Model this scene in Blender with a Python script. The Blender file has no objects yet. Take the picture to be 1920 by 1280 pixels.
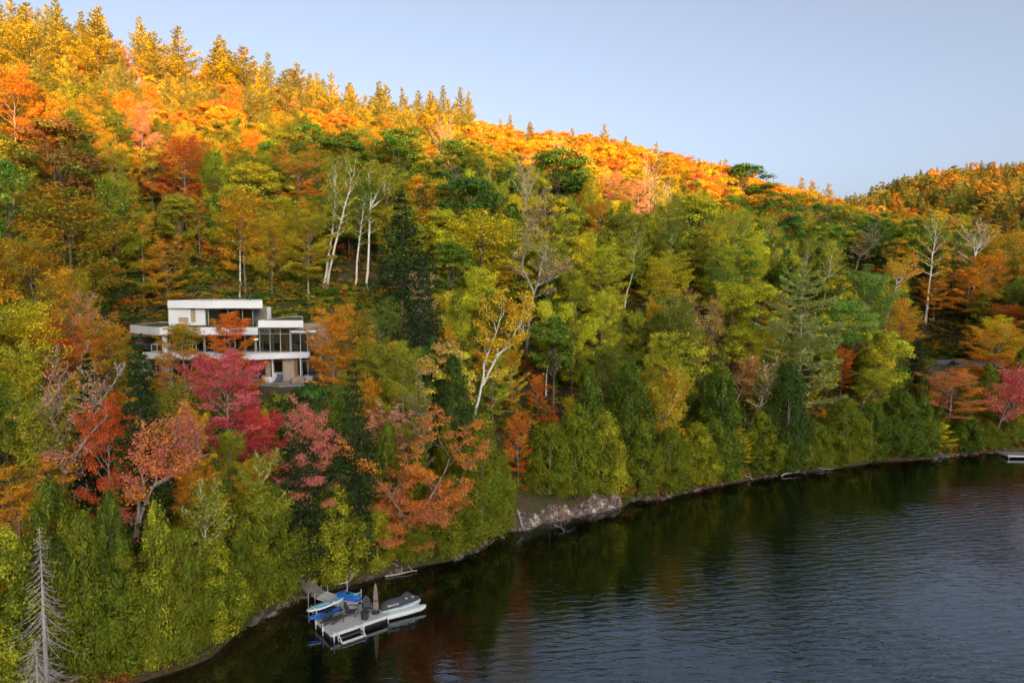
import bpy, math, random
import numpy as np
from mathutils import Vector, Matrix
from mathutils import noise as mnoise

scene = bpy.context.scene
COL = scene.collection
D = bpy.data

# ------------------------------------------------------------------ camera
FPX, CAMZ = 1280.0, 24.0
PITCH = math.atan(100.0 / 1280.0)
cam_data = D.cameras.new('camera')
cam = D.objects.new('camera', cam_data)
COL.objects.link(cam)
cam_data.sensor_width = 36.0
cam_data.lens = 24.0
cam_data.clip_start = 0.5
cam_data.clip_end = 6000.0
cam.location = (0, 0, CAMZ)
cam.rotation_euler = (math.pi / 2 - PITCH, 0, 0)
scene.camera = cam

# ------------------------------------------------------------------ light
SUN_EL = math.radians(8.0)
SUN_AZ = math.radians(158.0)          # clockwise from +Y: behind the camera and a little to the right
SUN_VEC = Vector((math.sin(SUN_AZ) * math.cos(SUN_EL), math.cos(SUN_AZ) * math.cos(SUN_EL), math.sin(SUN_EL)))
world = D.worlds.new('World')
scene.world = world
world.use_nodes = True
wn = world.node_tree
sky = wn.nodes.new('ShaderNodeTexSky')
sky.sky_type = 'NISHITA'
sky.sun_disc = False
sky.sun_elevation = SUN_EL
sky.sun_rotation = SUN_AZ
sky.altitude = 300
sky.air_density = 0.5
sky.dust_density = 6.5
sky.ozone_density = 1.0
bg = wn.nodes['Background']
bg.inputs['Strength'].default_value = 0.15
hsv = wn.nodes.new('ShaderNodeHueSaturation')      # thin milky air: the whole sky a little less saturated
hsv.inputs['Saturation'].default_value = 0.64
wn.links.new(sky.outputs[0], hsv.inputs['Color'])
wn.links.new(hsv.outputs[0], bg.inputs[0])

sun_data = D.lights.new('sun', 'SUN')
sun_data.energy = 3.7
sun_data.angle = math.radians(0.5)
sun_data.color = (1.0, 0.385, 0.085)
sun = D.objects.new('sun', sun_data)
COL.objects.link(sun)
sun.rotation_euler = SUN_VEC.to_track_quat('Z', 'Y').to_euler()

vs = scene.view_settings
vs.view_transform = 'Standard'
vs.look = 'None'
vs.exposure = 1.55
vs.gamma = 1.0
vs.use_curve_mapping = False
scene.render.engine = 'CYCLES'
cy = scene.cycles
cy.max_bounces = 6
cy.diffuse_bounces = 5
cy.glossy_bounces = 3
cy.transmission_bounces = 3
cy.transparent_max_bounces = 6
cy.use_denoising = True
cy.sample_clamp_indirect = 6.0

# ------------------------------------------------------------------ geometry of the place
CP, SP = math.cos(PITCH), math.sin(PITCH)
def proj(x, y, z):
    """world point -> photo pixel (1920 wide) and depth"""
    d = y * CP - (z - CAMZ) * SP
    v = y * SP + (z - CAMZ) * CP
    return 960 + FPX * x / d, 640 - FPX * v / d, d
def ray(px, py):
    a = (px - 960) / FPX; b = (640 - py) / FPX
    return np.array([a, CP + b * SP, -SP + b * CP])
def on_z(px, py, z=0.0):
    r = ray(px, py); k = (z - CAMZ) / r[2]
    return r[0] * k, r[1] * k
def at(px, py, Y):
    """point on the vertical plane at distance Y"""
    r = ray(px, py); k = Y / r[1]
    return r[0] * k, CAMZ + r[2] * k

DV = np.array([0.86, 0.5103]); NV = np.array([-0.5103, 0.86])
SHORE_PX = [(250, 1282), (350, 1252), (400, 1230), (440, 1192), (470, 1168), (520, 1143), (572, 1117), (600, 1112),
            (645, 1100), (700, 1084), (745, 1074), (790, 1060), (850, 1050), (905, 1028), (932, 1003), (975, 999),
            (1040, 982), (1100, 970), (1172, 951), (1182, 938), (1240, 935), (1320, 916), (1400, 901), (1470, 890),
            (1560, 880), (1640, 866), (1740, 860), (1840, 849), (1920, 845)]
_sc = []
for p in SHORE_PX:
    w = np.array(on_z(*p)); _sc.append((w @ DV, w @ NV))
_sc.sort()
_sc = [(-300, 30), (-120, 42), (-40, 46), (-10, 47)] + _sc + [(165, 44), (230, 50), (320, 62), (450, 60), (620, 50), (900, 40), (1300, 30)]
_SS = np.array([a for a, b in _sc]); _CC = np.array([b for a, b in _sc])
def shore(s):
    return np.interp(s, _SS, _CC)
# NV is (-DV.y, DV.x) so that s,t form an orthonormal frame
NV = np.array([-DV[1], DV[0]])
def xy_of(s, t):
    c = shore(s) + t
    return s * DV[0] + c * NV[0], s * DV[1] + c * NV[1]

CREST_S = np.array([-400, -150, -29, 60, 143, 258, 395, 455, 522, 628, 760, 1300.])
CREST_H = np.array([76, 81, 82, 83.5, 74.5, 59.5, 57, 66, 90, 109, 115, 110.])
CREST_T = np.array([200, 200, 200, 195, 185, 180, 205, 215, 220, 220, 220, 220.])

HOUSE_C = (-33.0, 84.0); HOUSE_Z = 13.0
def _sm(x):
    x = np.clip(x, 0, 1); return x * x * (3 - 2 * x)
_rs = np.random.RandomState(5)
_waves = [(_rs.uniform(0.012, 0.06), _rs.uniform(0, 6.28), _rs.uniform(0, 6.28)) for _ in range(14)]
def bumps(x, y):
    h = 0
    for f, a, ph in _waves:
        h = h + np.sin((x * math.cos(a) + y * math.sin(a)) * f * 2.2 + ph) * (0.035 / f) * 0.8
    return h * 0.8
S_LEDGE0 = np.array(on_z(968, 1001)) @ DV; S_LEDGE1 = np.array(on_z(1172, 951)) @ DV
def height(x, y):
    x = np.asarray(x, float); y = np.asarray(y, float)
    s = x * DV[0] + y * DV[1]
    t = x * NV[0] + y * NV[1] - shore(s)
    Hc = np.interp(s, CREST_S, CREST_H); Tc = np.interp(s, CREST_S, CREST_T)
    q = np.clip(t / Tc, 0, 3)
    prof = np.where(q < 1, np.sin(np.clip(q, 0, 1) * math.pi / 2 * 0.92) ** 1.06 / math.sin(math.pi / 2 * 0.92) ** 1.06, 1 - 0.25 * (q - 1) ** 1.3)
    prof = np.where(q < 1, 0.62 * q + 0.38 * prof, prof)
    led = _sm((s - S_LEDGE0 + 2) / 2.5) * _sm((S_LEDGE1 + 1 - s) / 2.0)
    bank = 0.45 * _sm(t / 1.2) * (1 - .8 * led * (t < 1.3)) + led * 1.7 * _sm((t - 1.3) / 1.8)
    h = bank * np.clip(1 - t / 30, 0, 1) + Hc * prof + bumps(x, y) * _sm((t - 4) / 40)
    h = h - led * 1.3 * (1 - _sm((t - 2.6) / 1.6)) * (t > .2)
    # level pad of the house and of the drive
    hx, hy = HOUSE_C
    dx = np.maximum(np.abs(x - hx) - 13.5, 0); dy = np.maximum(np.abs(y - hy) - 7.5, 0)
    k = 1 - _sm(np.hypot(dx, dy) / 9.0)
    h = h * (1 - k) + HOUSE_Z * k
    d = np.hypot((x - 91.0) / 14.0, (y - 139.0) / 17.0)
    k = 1 - _sm((d - 0.9) / 0.6)
    h = h * (1 - k) + 8.6 * k
    under = np.maximum(-7.0, 0.16 * t - 0.10)
    return np.where(t < 0, under, h)

def tag(o, label=None, cat=None, group=None, kind=None):
    if label: o['label'] = label
    if cat: o['category'] = cat
    if group: o['group'] = group
    if kind: o['kind'] = kind
    return o
def link(name, data, parent=None, loc=None, rot=None):
    o = D.objects.new(name, data)
    COL.objects.link(o)
    if parent is not None: o.parent = parent
    if loc is not None: o.location = loc
    if rot is not None: o.rotation_euler = rot
    return o

# ------------------------------------------------------------------ materials
def lin(c):
    out = []
    for v in c:
        v = v / 255.0
        out.append(v / 12.92 if v <= 0.04045 else ((v + 0.055) / 1.055) ** 2.4)
    return out
class NT:
    """tiny helper to write node trees"""
    def __init__(s, name):
        s.m = D.materials.new(name); s.m.use_nodes = True
        s.t = s.m.node_tree; s.bsdf = s.t.nodes['Principled BSDF']; s.out = s.t.nodes['Material Output']
    def n(s, typ, **kw):
        nd = s.t.nodes.new('ShaderNode' + typ)
        for k, v in kw.items():
            if k == 'ins':
                for a, b in v.items():
                    if hasattr(b, 'is_linked') or isinstance(b, bpy.types.NodeSocket): s.t.links.new(b, nd.inputs[a])
                    else: nd.inputs[a].default_value = b
            else: setattr(nd, k, v)
        return nd
    def l(s, a, b): s.t.links.new(a, b)
    def ramp(s, fac, stops):
        nd = s.t.nodes.new('ShaderNodeValToRGB'); e = nd.color_ramp.elements
        while len(e) < len(stops): e.new(0.5)
        for k, (p, c) in enumerate(stops):
            e[k].position = p
            e[k].color = (c[0], c[1], c[2], 1) if hasattr(c, '__len__') else (c, c, c, 1)
        s.l(fac, nd.inputs[0]); return nd.outputs[0]
    def mix(s, fac, a, b, typ='MIX'):
        nd = s.t.nodes.new('ShaderNodeMix'); nd.data_type = 'RGBA'; nd.blend_type = typ
        for k, v in ((0, fac), (6, a), (7, b)):
            sock = nd.inputs[k]
            if isinstance(v, bpy.types.NodeSocket): s.l(v, sock)
            elif hasattr(v, '__len__'): sock.default_value = (v[0], v[1], v[2], 1)
            else: sock.default_value = v if k == 0 else (v, v, v, 1)
        return nd.outputs[2]
    def math(s, op, a, b=0.0, c=None):
        nd = s.t.nodes.new('ShaderNodeMath'); nd.operation = op
        for sock, v in zip(nd.inputs, (a, b, c)):
            if v is None: continue
            if isinstance(v, bpy.types.NodeSocket): s.l(v, sock)
            else: sock.default_value = v
        return nd.outputs[0]
    def noise(s, scale, detail=3, rough=0.55, vec=None, dist=0.0):
        nd = s.t.nodes.new('ShaderNodeTexNoise'); nd.inputs['Scale'].default_value = scale
        nd.inputs['Detail'].default_value = detail; nd.inputs['Roughness'].default_value = rough; nd.inputs['Distortion'].default_value = dist
        if vec is not None: s.l(vec, nd.inputs['Vector'])
        return nd.outputs[0]
    def pos(s): return s.n('NewGeometry').outputs['Position']
    def obj(s): return s.n('TexCoord').outputs['Object']
    def bump(s, h, strength=0.3, dist=0.05):
        nd = s.n('Bump', ins={'Strength': strength, 'Distance': dist, 'Height': h}); s.l(nd.outputs[0], s.bsdf.inputs['Normal'])

def simple(name, rgb, rough=0.6, metal=0.0, var=0.25, scale=3.0, bump=0.0, spec=0.5, emit=None):
    """painted or plain surface with worn, uneven colour; rgb in linear base colour"""
    k = NT(name)
    n1 = k.noise(scale, 4, 0.6, k.obj())
    c = k.mix(k.ramp(n1, [(0.3, 0.0), (0.75, 1.0)]), [v * (1 - var) for v in rgb], [min(1, v * (1 + var * 0.6)) for v in rgb])
    k.l(c, k.bsdf.inputs['Base Color'])
    k.bsdf.inputs['Roughness'].default_value = rough
    k.bsdf.inputs['Metallic'].default_value = metal
    k.bsdf.inputs['Specular IOR Level'].default_value = spec
    if bump: k.bump(k.noise(scale * 8, 3, 0.6, k.obj()), bump, 0.02)
    if emit:
        k.bsdf.inputs['Emission Color'].default_value = (*emit[:3], 1); k.bsdf.inputs['Emission Strength'].default_value = emit[3]
    return k.m

def leaf_material():
    k = NT('foliage')
    ca = k.n('Attribute', attribute_type='INSTANCER', attribute_name='leaf_color').outputs['Color']
    cb = k.n('Attribute', attribute_type='INSTANCER', attribute_name='accent_color').outputs['Color']
    t = k.n('Attribute', attribute_type='GEOMETRY', attribute_name='tint')
    sp = k.n('SeparateColor', ins={0: t.outputs['Color']})
    leaf, clump, high = sp.outputs[0], sp.outputs[1], sp.outputs[2]
    f = k.math('ADD', k.math('MULTIPLY', clump, 0.75), k.math('MULTIPLY', leaf, 0.25))
    f = k.ramp(f, [(0.38, 0.0), (0.66, 1.0)])
    c = k.mix(f, ca, cb)
    val = k.math('MULTIPLY_ADD', leaf, 0.45, 0.74)
    val = k.math('MULTIPLY', val, k.math('MULTIPLY_ADD', clump, 0.60, 0.68))
    nd = k.t.nodes.new('ShaderNodeCombineColor')
    for i in range(3): k.l(val, nd.inputs[i])
    c = k.mix(1.0, c, nd.outputs[0], 'MULTIPLY')
    dif = k.n('BsdfDiffuse', ins={'Color': c})
    tr = k.n('BsdfTranslucent', ins={'Color': c})
    gl = k.n('BsdfGlossy', ins={'Color': (1, 1, 1, 1), 'Roughness': 0.5})
    m1 = k.n('MixShader', ins={0: 0.38, 1: dif.outputs[0], 2: tr.outputs[0]})
    m2 = k.n('MixShader', ins={0: 0.01, 1: m1.outputs[0], 2: gl.outputs[0]})
    k.l(m2.outputs[0], k.out.inputs['Surface'])
    k.t.nodes.remove(k.bsdf)
    return k.m
M_LEAF = leaf_material()
def bark(name, a, b, scale=6, streak=False):
    k = NT(name)
    mp = k.n('Mapping', ins={'Vector': k.obj(), 'Scale': (1, 1, 0.25 if not streak else 3.0)})
    n = k.noise(scale, 4, 0.65, mp.outputs[0])
    st = [(0.35, a), (0.7, b)] if not streak else [(0.36, a), (0.42, b), (0.8, [v * 0.85 for v in b])]
    c = k.ramp(n, st)
    k.l(c, k.bsdf.inputs['Base Color']); k.bsdf.inputs['Roughness'].default_value = 0.85
    k.bump(n, 0.5, 0.03)
    return k.m
M_BARK = bark('grey_bark', (0.09, 0.07, 0.055), (0.25, 0.21, 0.17))
M_BARK_PALE = bark('pale_bark', (0.20, 0.17, 0.14), (0.46, 0.41, 0.35))
M_BARK_BIRCH = bark('birch_bark', (0.10, 0.085, 0.07), (0.78, 0.74, 0.66), 2.2, True)
M_BARK_DARK = bark('conifer_bark', (0.05, 0.038, 0.03), (0.14, 0.11, 0.09))
M_BARK_DEAD = bark('dead_wood', (0.34, 0.30, 0.27), (0.62, 0.58, 0.53))
# ------------------------------------------------------------------ meshes from arrays
def quads_mesh(name, V, F, mats, midx=None, tint=None, smooth=None):
    me = D.meshes.new(name)
    V = np.asarray(V, np.float32); F = np.asarray(F, np.int32)
    me.vertices.add(len(V)); me.vertices.foreach_set('co', V.ravel())
    me.loops.add(F.size); me.loops.foreach_set('vertex_index', F.ravel())
    me.polygons.add(len(F)); me.polygons.foreach_set('loop_start', np.arange(len(F), dtype=np.int32) * F.shape[1])
    for m in mats: me.materials.append(m)
    if midx is not None: me.polygons.foreach_set('material_index', np.asarray(midx, np.int32))
    if smooth is not None: me.polygons.foreach_set('use_smooth', np.asarray(smooth, bool))
    if tint is not None:
        a = me.attributes.new('tint', 'FLOAT_COLOR', 'CORNER')
        t4 = np.ones((len(F), 4), np.float32); t4[:, :3] = tint
        a.data.foreach_set('color', np.repeat(t4, F.shape[1], axis=0).ravel())
    me.update(calc_edges=True)
    return me

def nrm(a):
    a = np.asarray(a, float); return a / np.maximum(np.linalg.norm(a, axis=-1, keepdims=True), 1e-9)

class Wood:
    def __init__(s): s.V = []; s.F = []; s.n = 0
    def tube(s, P, R, k=5):
        P = np.asarray(P, float); m = len(P)
        T = np.gradient(P, axis=0); T = nrm(T)
        ref = np.array([0, 0, 1.0]) if abs(T[0][2]) < 0.8 else np.array([1.0, 0, 0])
        A = nrm(np.cross(T, ref)); B = np.cross(T, A)
        ang = np.arange(k) * 2 * math.pi / k
        R = np.asarray(R, float).reshape(-1, 1, 1) * np.ones((m, 1, 1))
        V = P[:, None, :] + R * (np.cos(ang)[None, :, None] * A[:, None, :] + np.sin(ang)[None, :, None] * B[:, None, :])
        i = np.arange(m - 1)[:, None] * k + np.arange(k)[None, :]; j = np.arange(m - 1)[:, None] * k + (np.arange(k)[None, :] + 1) % k
        F = np.stack([i, j, j + k, i + k], -1).reshape(-1, 4) + s.n
        s.V.append(V.reshape(-1, 3)); s.F.append(F); s.n += m * k
    def arrays(s):
        if not s.V: return np.zeros((0, 3)), np.zeros((0, 4), int)
        return np.concatenate(s.V), np.concatenate(s.F)

class Leaves:
    def __init__(s): s.C = []; s.N = []; s.U = []; s.L = []; s.W = []; s.T = []
    def add(s, C, N, U, L, W, T):
        n = len(C)
        s.C.append(C); s.N.append(N); s.U.append(U); s.L.append(np.broadcast_to(L, (n,))); s.W.append(np.broadcast_to(W, (n,))); s.T.append(T)
    def arrays(s):
        C = np.concatenate(s.C); N = nrm(np.concatenate(s.N)); U = nrm(np.concatenate(s.U))
        L = np.concatenate(s.L)[:, None]; W = np.concatenate(s.W)[:, None]; T = np.concatenate(s.T)
        U = nrm(U - N * (U * N).sum(1, keepdims=True)); Vv = np.cross(N, U)
        V = np.stack([C - U * L / 2, C - Vv * W / 2 + U * L * 0.08, C + U * L / 2, C + Vv * W / 2 + U * L * 0.08], 1).reshape(-1, 3)
        F = np.arange(len(C) * 4).reshape(-1, 4)
        return V, F, T

class Kind:
    """wood + crown of one kind of tree, at a native height"""
    def __init__(s, name, wood, leaves, bark, H, R):
        s.name = name; s.H = H; s.R = R; s.bark = bark
        wv, wf = wood.arrays()
        s.trunk = quads_mesh(name + '_trunk', wv, wf, [bark], smooth=np.ones(len(wf), bool))
        s.crown = None
        if leaves is not None and leaves.C:
            lv, lf, lt = leaves.arrays()
            s.crown = quads_mesh(name + '_crown', lv, lf, [M_LEAF], tint=lt)
            s.both = quads_mesh(name + '_whole', np.concatenate([wv, lv]), np.concatenate([wf, lf + len(wv)]), [bark, M_LEAF],
                                midx=np.r_[np.zeros(len(wf)), np.ones(len(lf))], tint=np.concatenate([np.full((len(wf), 3), .5), lt]))
            r = np.hypot(lv[:, 0], lv[:, 1]); s.R = float(np.percentile(r, 93)); s.H = float(np.percentile(lv[:, 2], 99.7))
        else: s.both = s.trunk

def clusters(L, rs, P, n, sh, sv, size, asp, tv, H, up=0.6, dirs=None, clump=None):
    """n leaves round each point of P"""
    m = len(P)
    off = rs.normal(0, 1, (m * n, 3))
    C = np.repeat(P, n, 0) + off * [sh, sh, sv]
    N = off * 0.75 + rs.normal(0, .55, (m * n, 3)); N[:, 2] = N[:, 2] + up
    U = rs.normal(0, 1, (m * n, 3))
    if dirs is not None: U = U * 0.6 + np.repeat(dirs, n, 0)
    cl = rs.rand(m) if clump is None else clump
    T = np.stack([rs.rand(m * n), np.repeat(cl, n), np.clip(C[:, 2] / H, 0, 1)], 1)
    sz = size * rs.uniform(0.65, 1.3, m * n)
    L.add(C, N, U, sz, sz * asp, T)

def stem_line(rs, H, lean=(0, 0), wander=0.02, n=9):
    z = np.linspace(0, 1, n); w = np.cumsum(rs.normal(0, wander * H / 3, (n, 2)), 0) * z[:, None]
    return np.stack([lean[0] * z ** 1.3 + w[:, 0], lean[1] * z ** 1.3 + w[:, 1], z * H], 1)

def deciduous(name, seed, H=15, spread=4.5, base=0.3, limbs=20, subs=5, twigs=4, nleaf=14, size=0.24, sh=0.32, sv=0.16, asp=0.75,
              bark=None, env='round', stems=None, r0=None, up0=0.25, up1=1.5, curve=0.35, twig_wood=False, lean=(0, 0),
              squash=0.55, tierflat=0.35, keep=1.0, up=0.7, wood_k=1.0, bias=None):
    rs = np.random.RandomState(seed); W = Wood(); L = Leaves()
    r0 = r0 or H * 0.013
    if stems is None: stems = [stem_line(rs, H, lean)]
    stems = [np.asarray(s, float) for s in stems]
    for s in stems:
        rr = np.linspace(1, 0.12, len(s)) ** 0.9 * r0 * (1.0 if s is stems[0] else 0.8)
        if s[0][2] < 0.5: rr[0] *= 1.25; s[0][2] -= 1.0
        W.tube(s, rr, 8)
    TP = []; TC = []; TD = []
    for i in range(limbs):
        s = stems[i % len(stems)]
        q = (i + rs.uniform(0.1, 0.9)) / limbs
        hf = base + (0.97 - base) * q
        zz = s[:, 2] / H
        if hf < zz[1]: hf = max(hf, zz[1])
        if hf > zz[-1]: hf = zz[-1] - 0.02
        o = np.array([np.interp(hf, zz, s[:, 0]), np.interp(hf, zz, s[:, 1]), hf * H])
        if env == 'round': e = math.sin(math.pi * min(1, 0.12 + 0.80 * q)) ** 0.6
        elif env == 'vase': e = 0.55 + 0.45 * math.sin(math.pi * min(1, 0.25 + 0.55 * q))
        elif env == 'cone': e = (1 - q) ** 0.7 * 0.9 + 0.15
        elif env == 'flat': e = 0.75 + 0.25 * math.sin(q * 9)
        else: e = 0.6 + 0.35 * math.sin(math.pi * q)
        az = i * 2.39996 + rs.uniform(-0.5, 0.5)
        if bias is not None and rs.rand() < bias[1]: az = bias[0] + rs.normal(0, 0.9)
        elev = up0 + (up1 - up0) * q ** 1.4 + rs.uniform(-0.15, 0.15)
        ln = spread * e * rs.uniform(0.75, 1.15) / max(0.55, math.cos(min(elev, 1.1)))
        ln = min(ln, spread * 1.35)
        d = np.array([math.cos(az) * math.cos(elev), math.sin(az) * math.cos(elev), math.sin(elev)])
        m = 7; u = np.linspace(0, 1, m)[:, None]
        side = np.array([-math.sin(az), math.cos(az), 0])
        P = o + d * u * ln + np.array([0, 0, 1]) * curve * ln * (u ** 2) * 0.5 + side * rs.normal(0, 0.12) * ln * u ** 2
        P[1:] += rs.normal(0, 0.03 * ln, (m - 1, 3)) * [1, 1, .6]
        br = r0 * 0.38 * (1.05 - 0.6 * q)
        W.tube(P, np.linspace(br, br * 0.2, m), 5)
        lc = rs.rand()
        for j in range(subs):
            f = 0.28 + 0.72 * (j + rs.uniform(0.2, 1)) / subs; f = min(f, 1)
            k = f * (m - 1); a = int(min(k, m - 2)); po = P[a] + (P[a + 1] - P[a]) * (k - a)
            sgn = 1 if (j % 2) else -1
            dd = nrm(d * rs.uniform(0.5, 1) + side * sgn * rs.uniform(0.5, 1.1) * (0.4 if f > .93 else 1) + np.array([0, 0, rs.uniform(-0.1, 0.45) * (1 - tierflat)]))
            sl = ln * rs.uniform(0.28, 0.48) * (1.15 - 0.5 * f)
            Q = np.stack([po, po + dd * sl * 0.5 + [0, 0, 0.02 * sl], po + dd * sl + [0, 0, 0.1 * sl]])
            if keep > 0: W.tube(Q, [br * 0.32, br * 0.2, br * 0.08], 3)
            sc = 0.55 * lc + 0.45 * rs.rand()
            sd = np.cross(dd, [0, 0, 1.0]); 
            for h in range(twigs):
                g = 0.25 + 0.75 * (h + 0.7) / twigs
                tp = po + dd * sl * g + sd * (1 if h % 2 else -1) * sl * 0.3 * rs.uniform(0.3, 1) + [0, 0, rs.uniform(-0.06, 0.16) * sl]
                if rs.rand() < keep:
                    TP.append(tp); TC.append(0.7 * sc + 0.3 * rs.rand()); TD.append(dd)
                if twig_wood:
                    W.tube(np.stack([po + dd * sl * g * 0.7, (tp + po + dd * sl * g * 0.7) / 2 + [0, 0, .03], tp + nrm(tp - po) * 0.25]), [0.022 * wood_k, 0.015 * wood_k, 0.007 * wood_k], 3)
    TP = np.array(TP)
    if nleaf and len(TP):
        clusters(L, rs, TP, nleaf, sh, sv, size, asp, 0, H, up=up, dirs=None, clump=np.array(TC))
    return Kind(name, W, L if nleaf else None, bark or M_BARK, H, spread)

def lobed(name, seed, H=14, R=4.2, base=0.28, nlobe=46, per=90, size=0.42, bark=None, flat=0.8, squash=1.0, open_=0.0, limbs=10, egg=0.0):
    """dense round-crowned tree for the middle distance: many small lobes of leaves on limbs"""
    rs = np.random.RandomState(seed); W = Wood(); L = Leaves()
    r0 = H * 0.014; s = stem_line(rs, H * 0.85, (rs.uniform(-.5, .5), rs.uniform(-.5, .5)), 0.012); s[0][2] = -1.2
    W.tube(s, np.linspace(1, 0.15, len(s)) * r0, 7)
    ch = H * (1 - base); cz = H * base + ch * 0.5
    irr = rs.uniform(0.75, 1.2, 9)
    u = rs.uniform(-0.75, 1, nlobe); a = np.arange(nlobe) * 2.39996 + rs.uniform(-.3, .3, nlobe)
    rr = np.sqrt(np.maximum(0, 1 - np.abs(u) ** 2.2)) * rs.uniform(0.55, 1.02, nlobe)
    k = np.interp((a % 6.283) / 6.283 * 8, np.arange(9), np.r_[irr[:8], irr[0]])
    P = np.stack([np.cos(a) * rr * R * k, np.sin(a) * rr * R * k, cz + u * ch * 0.46 * (1 + egg * rr)], 1)
    lr = R * rs.uniform(0.2, 0.34, nlobe)
    for i in range(limbs):
        p = P[rs.randint(nlobe)]; zb = H * base * rs.uniform(0.7, 1.0) + (p[2] - H * base) * 0.35
        o = np.array([np.interp(zb, s[:, 2], s[:, 0]), np.interp(zb, s[:, 2], s[:, 1]), zb])
        W.tube(np.stack([o, o * .5 + p * .5 + [0, 0, .3], p * 0.97 + o * 0.03]), [r0 * .4, r0 * .25, r0 * .07], 4)
    n = nlobe * per
    ii = np.repeat(np.arange(nlobe), per)
    dv = nrm(rs.normal(0, 1, (n, 3))); dv[:, 2] = np.where(dv[:, 2] < -0.2, -dv[:, 2] * 0.6, dv[:, 2])
    C = P[ii] + dv * (lr[ii] * rs.uniform(0.55, 1.12, n))[:, None] * [1, 1, flat]
    N = dv + rs.normal(0, 0.55, (n, 3)) + [0, 0, 0.3]
    T = np.stack([rs.rand(n), (0.75 * rs.rand(nlobe)[ii] + 0.25 * rs.rand(n)), np.clip(C[:, 2] / H, 0, 1)], 1)
    sz = size * rs.uniform(0.6, 1.3, n)
    m = rs.rand(n) > open_
    L.add(C[m], N[m], rs.normal(0, 1, (n, 3))[m], sz[m], sz[m] * 0.72, T[m])
    return Kind(name, W, L, bark or M_BARK, H, R)

def cedar(name, seed, H=11, R=2.0, n=6500, size=0.30, lobes=150, base=0.04, trunks=1, prof=0.62):
    rs = np.random.RandomState(seed); W = Wood(); L = Leaves()
    for t in range(trunks):
        s = stem_line(rs, H * 0.9, (rs.uniform(-.4, .4), rs.uniform(-.4, .4)), 0.008); s[:, 0] += rs.uniform(-.35, .35) * (t > 0); s[0][2] = -1.0
        W.tube(s, np.linspace(1, 0.12, len(s)) * H * 0.012, 7)
    z = (rs.rand(lobes) ** 1.15) * (1 - base) + base
    a = np.arange(lobes) * 2.39996 + rs.uniform(-.4, .4, lobes)
    env = np.minimum(1, ((1 - z) / 0.55)) ** prof * np.minimum(1, 0.72 + z * 1.6)
    lump = 1 + 0.16 * np.sin(a * 2 + seed) + 0.12 * np.sin(z * 17 + seed * 2 + a)
    rad = R * env * lump * rs.uniform(0.55, 1.10, lobes)
    P = np.stack([np.cos(a) * rad, np.sin(a) * rad, z * H * 0.985], 1)
    ls = R * rs.uniform(0.13, 0.25, lobes) * (0.55 + 0.6 * env)
    per = n // lobes; ii = np.repeat(np.arange(lobes), per); m = len(ii)
    dv = rs.normal(0, 1, (m, 3)) * 0.62
    outw = np.stack([np.cos(a), np.sin(a), np.zeros(lobes)], 1)[ii]
    C = P[ii] + dv * ls[ii][:, None] * [1, 1, 1.75] + outw * (ls[ii] * 0.25)[:, None]
    N = outw * 0.45 + dv * 1.1 + rs.normal(0, 0.4, (m, 3)) + [0, 0, 0.4]
    U = np.array([0, 0, 1.0]) + outw * 0.6 + rs.normal(0, 0.45, (m, 3))
    T = np.stack([rs.rand(m), 0.7 * rs.rand(lobes)[ii] + 0.3 * rs.rand(m), np.clip(C[:, 2] / H, 0, 1)], 1)
    C[:, 2] = np.maximum(C[:, 2], 0.25)
    sz = size * rs.uniform(0.6, 1.3, m)
    L.add(C, N, U, sz * 1.25, sz * 0.6, T)
    return Kind(name, W, L, M_BARK_PALE if trunks else M_BARK, H, R)

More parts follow.
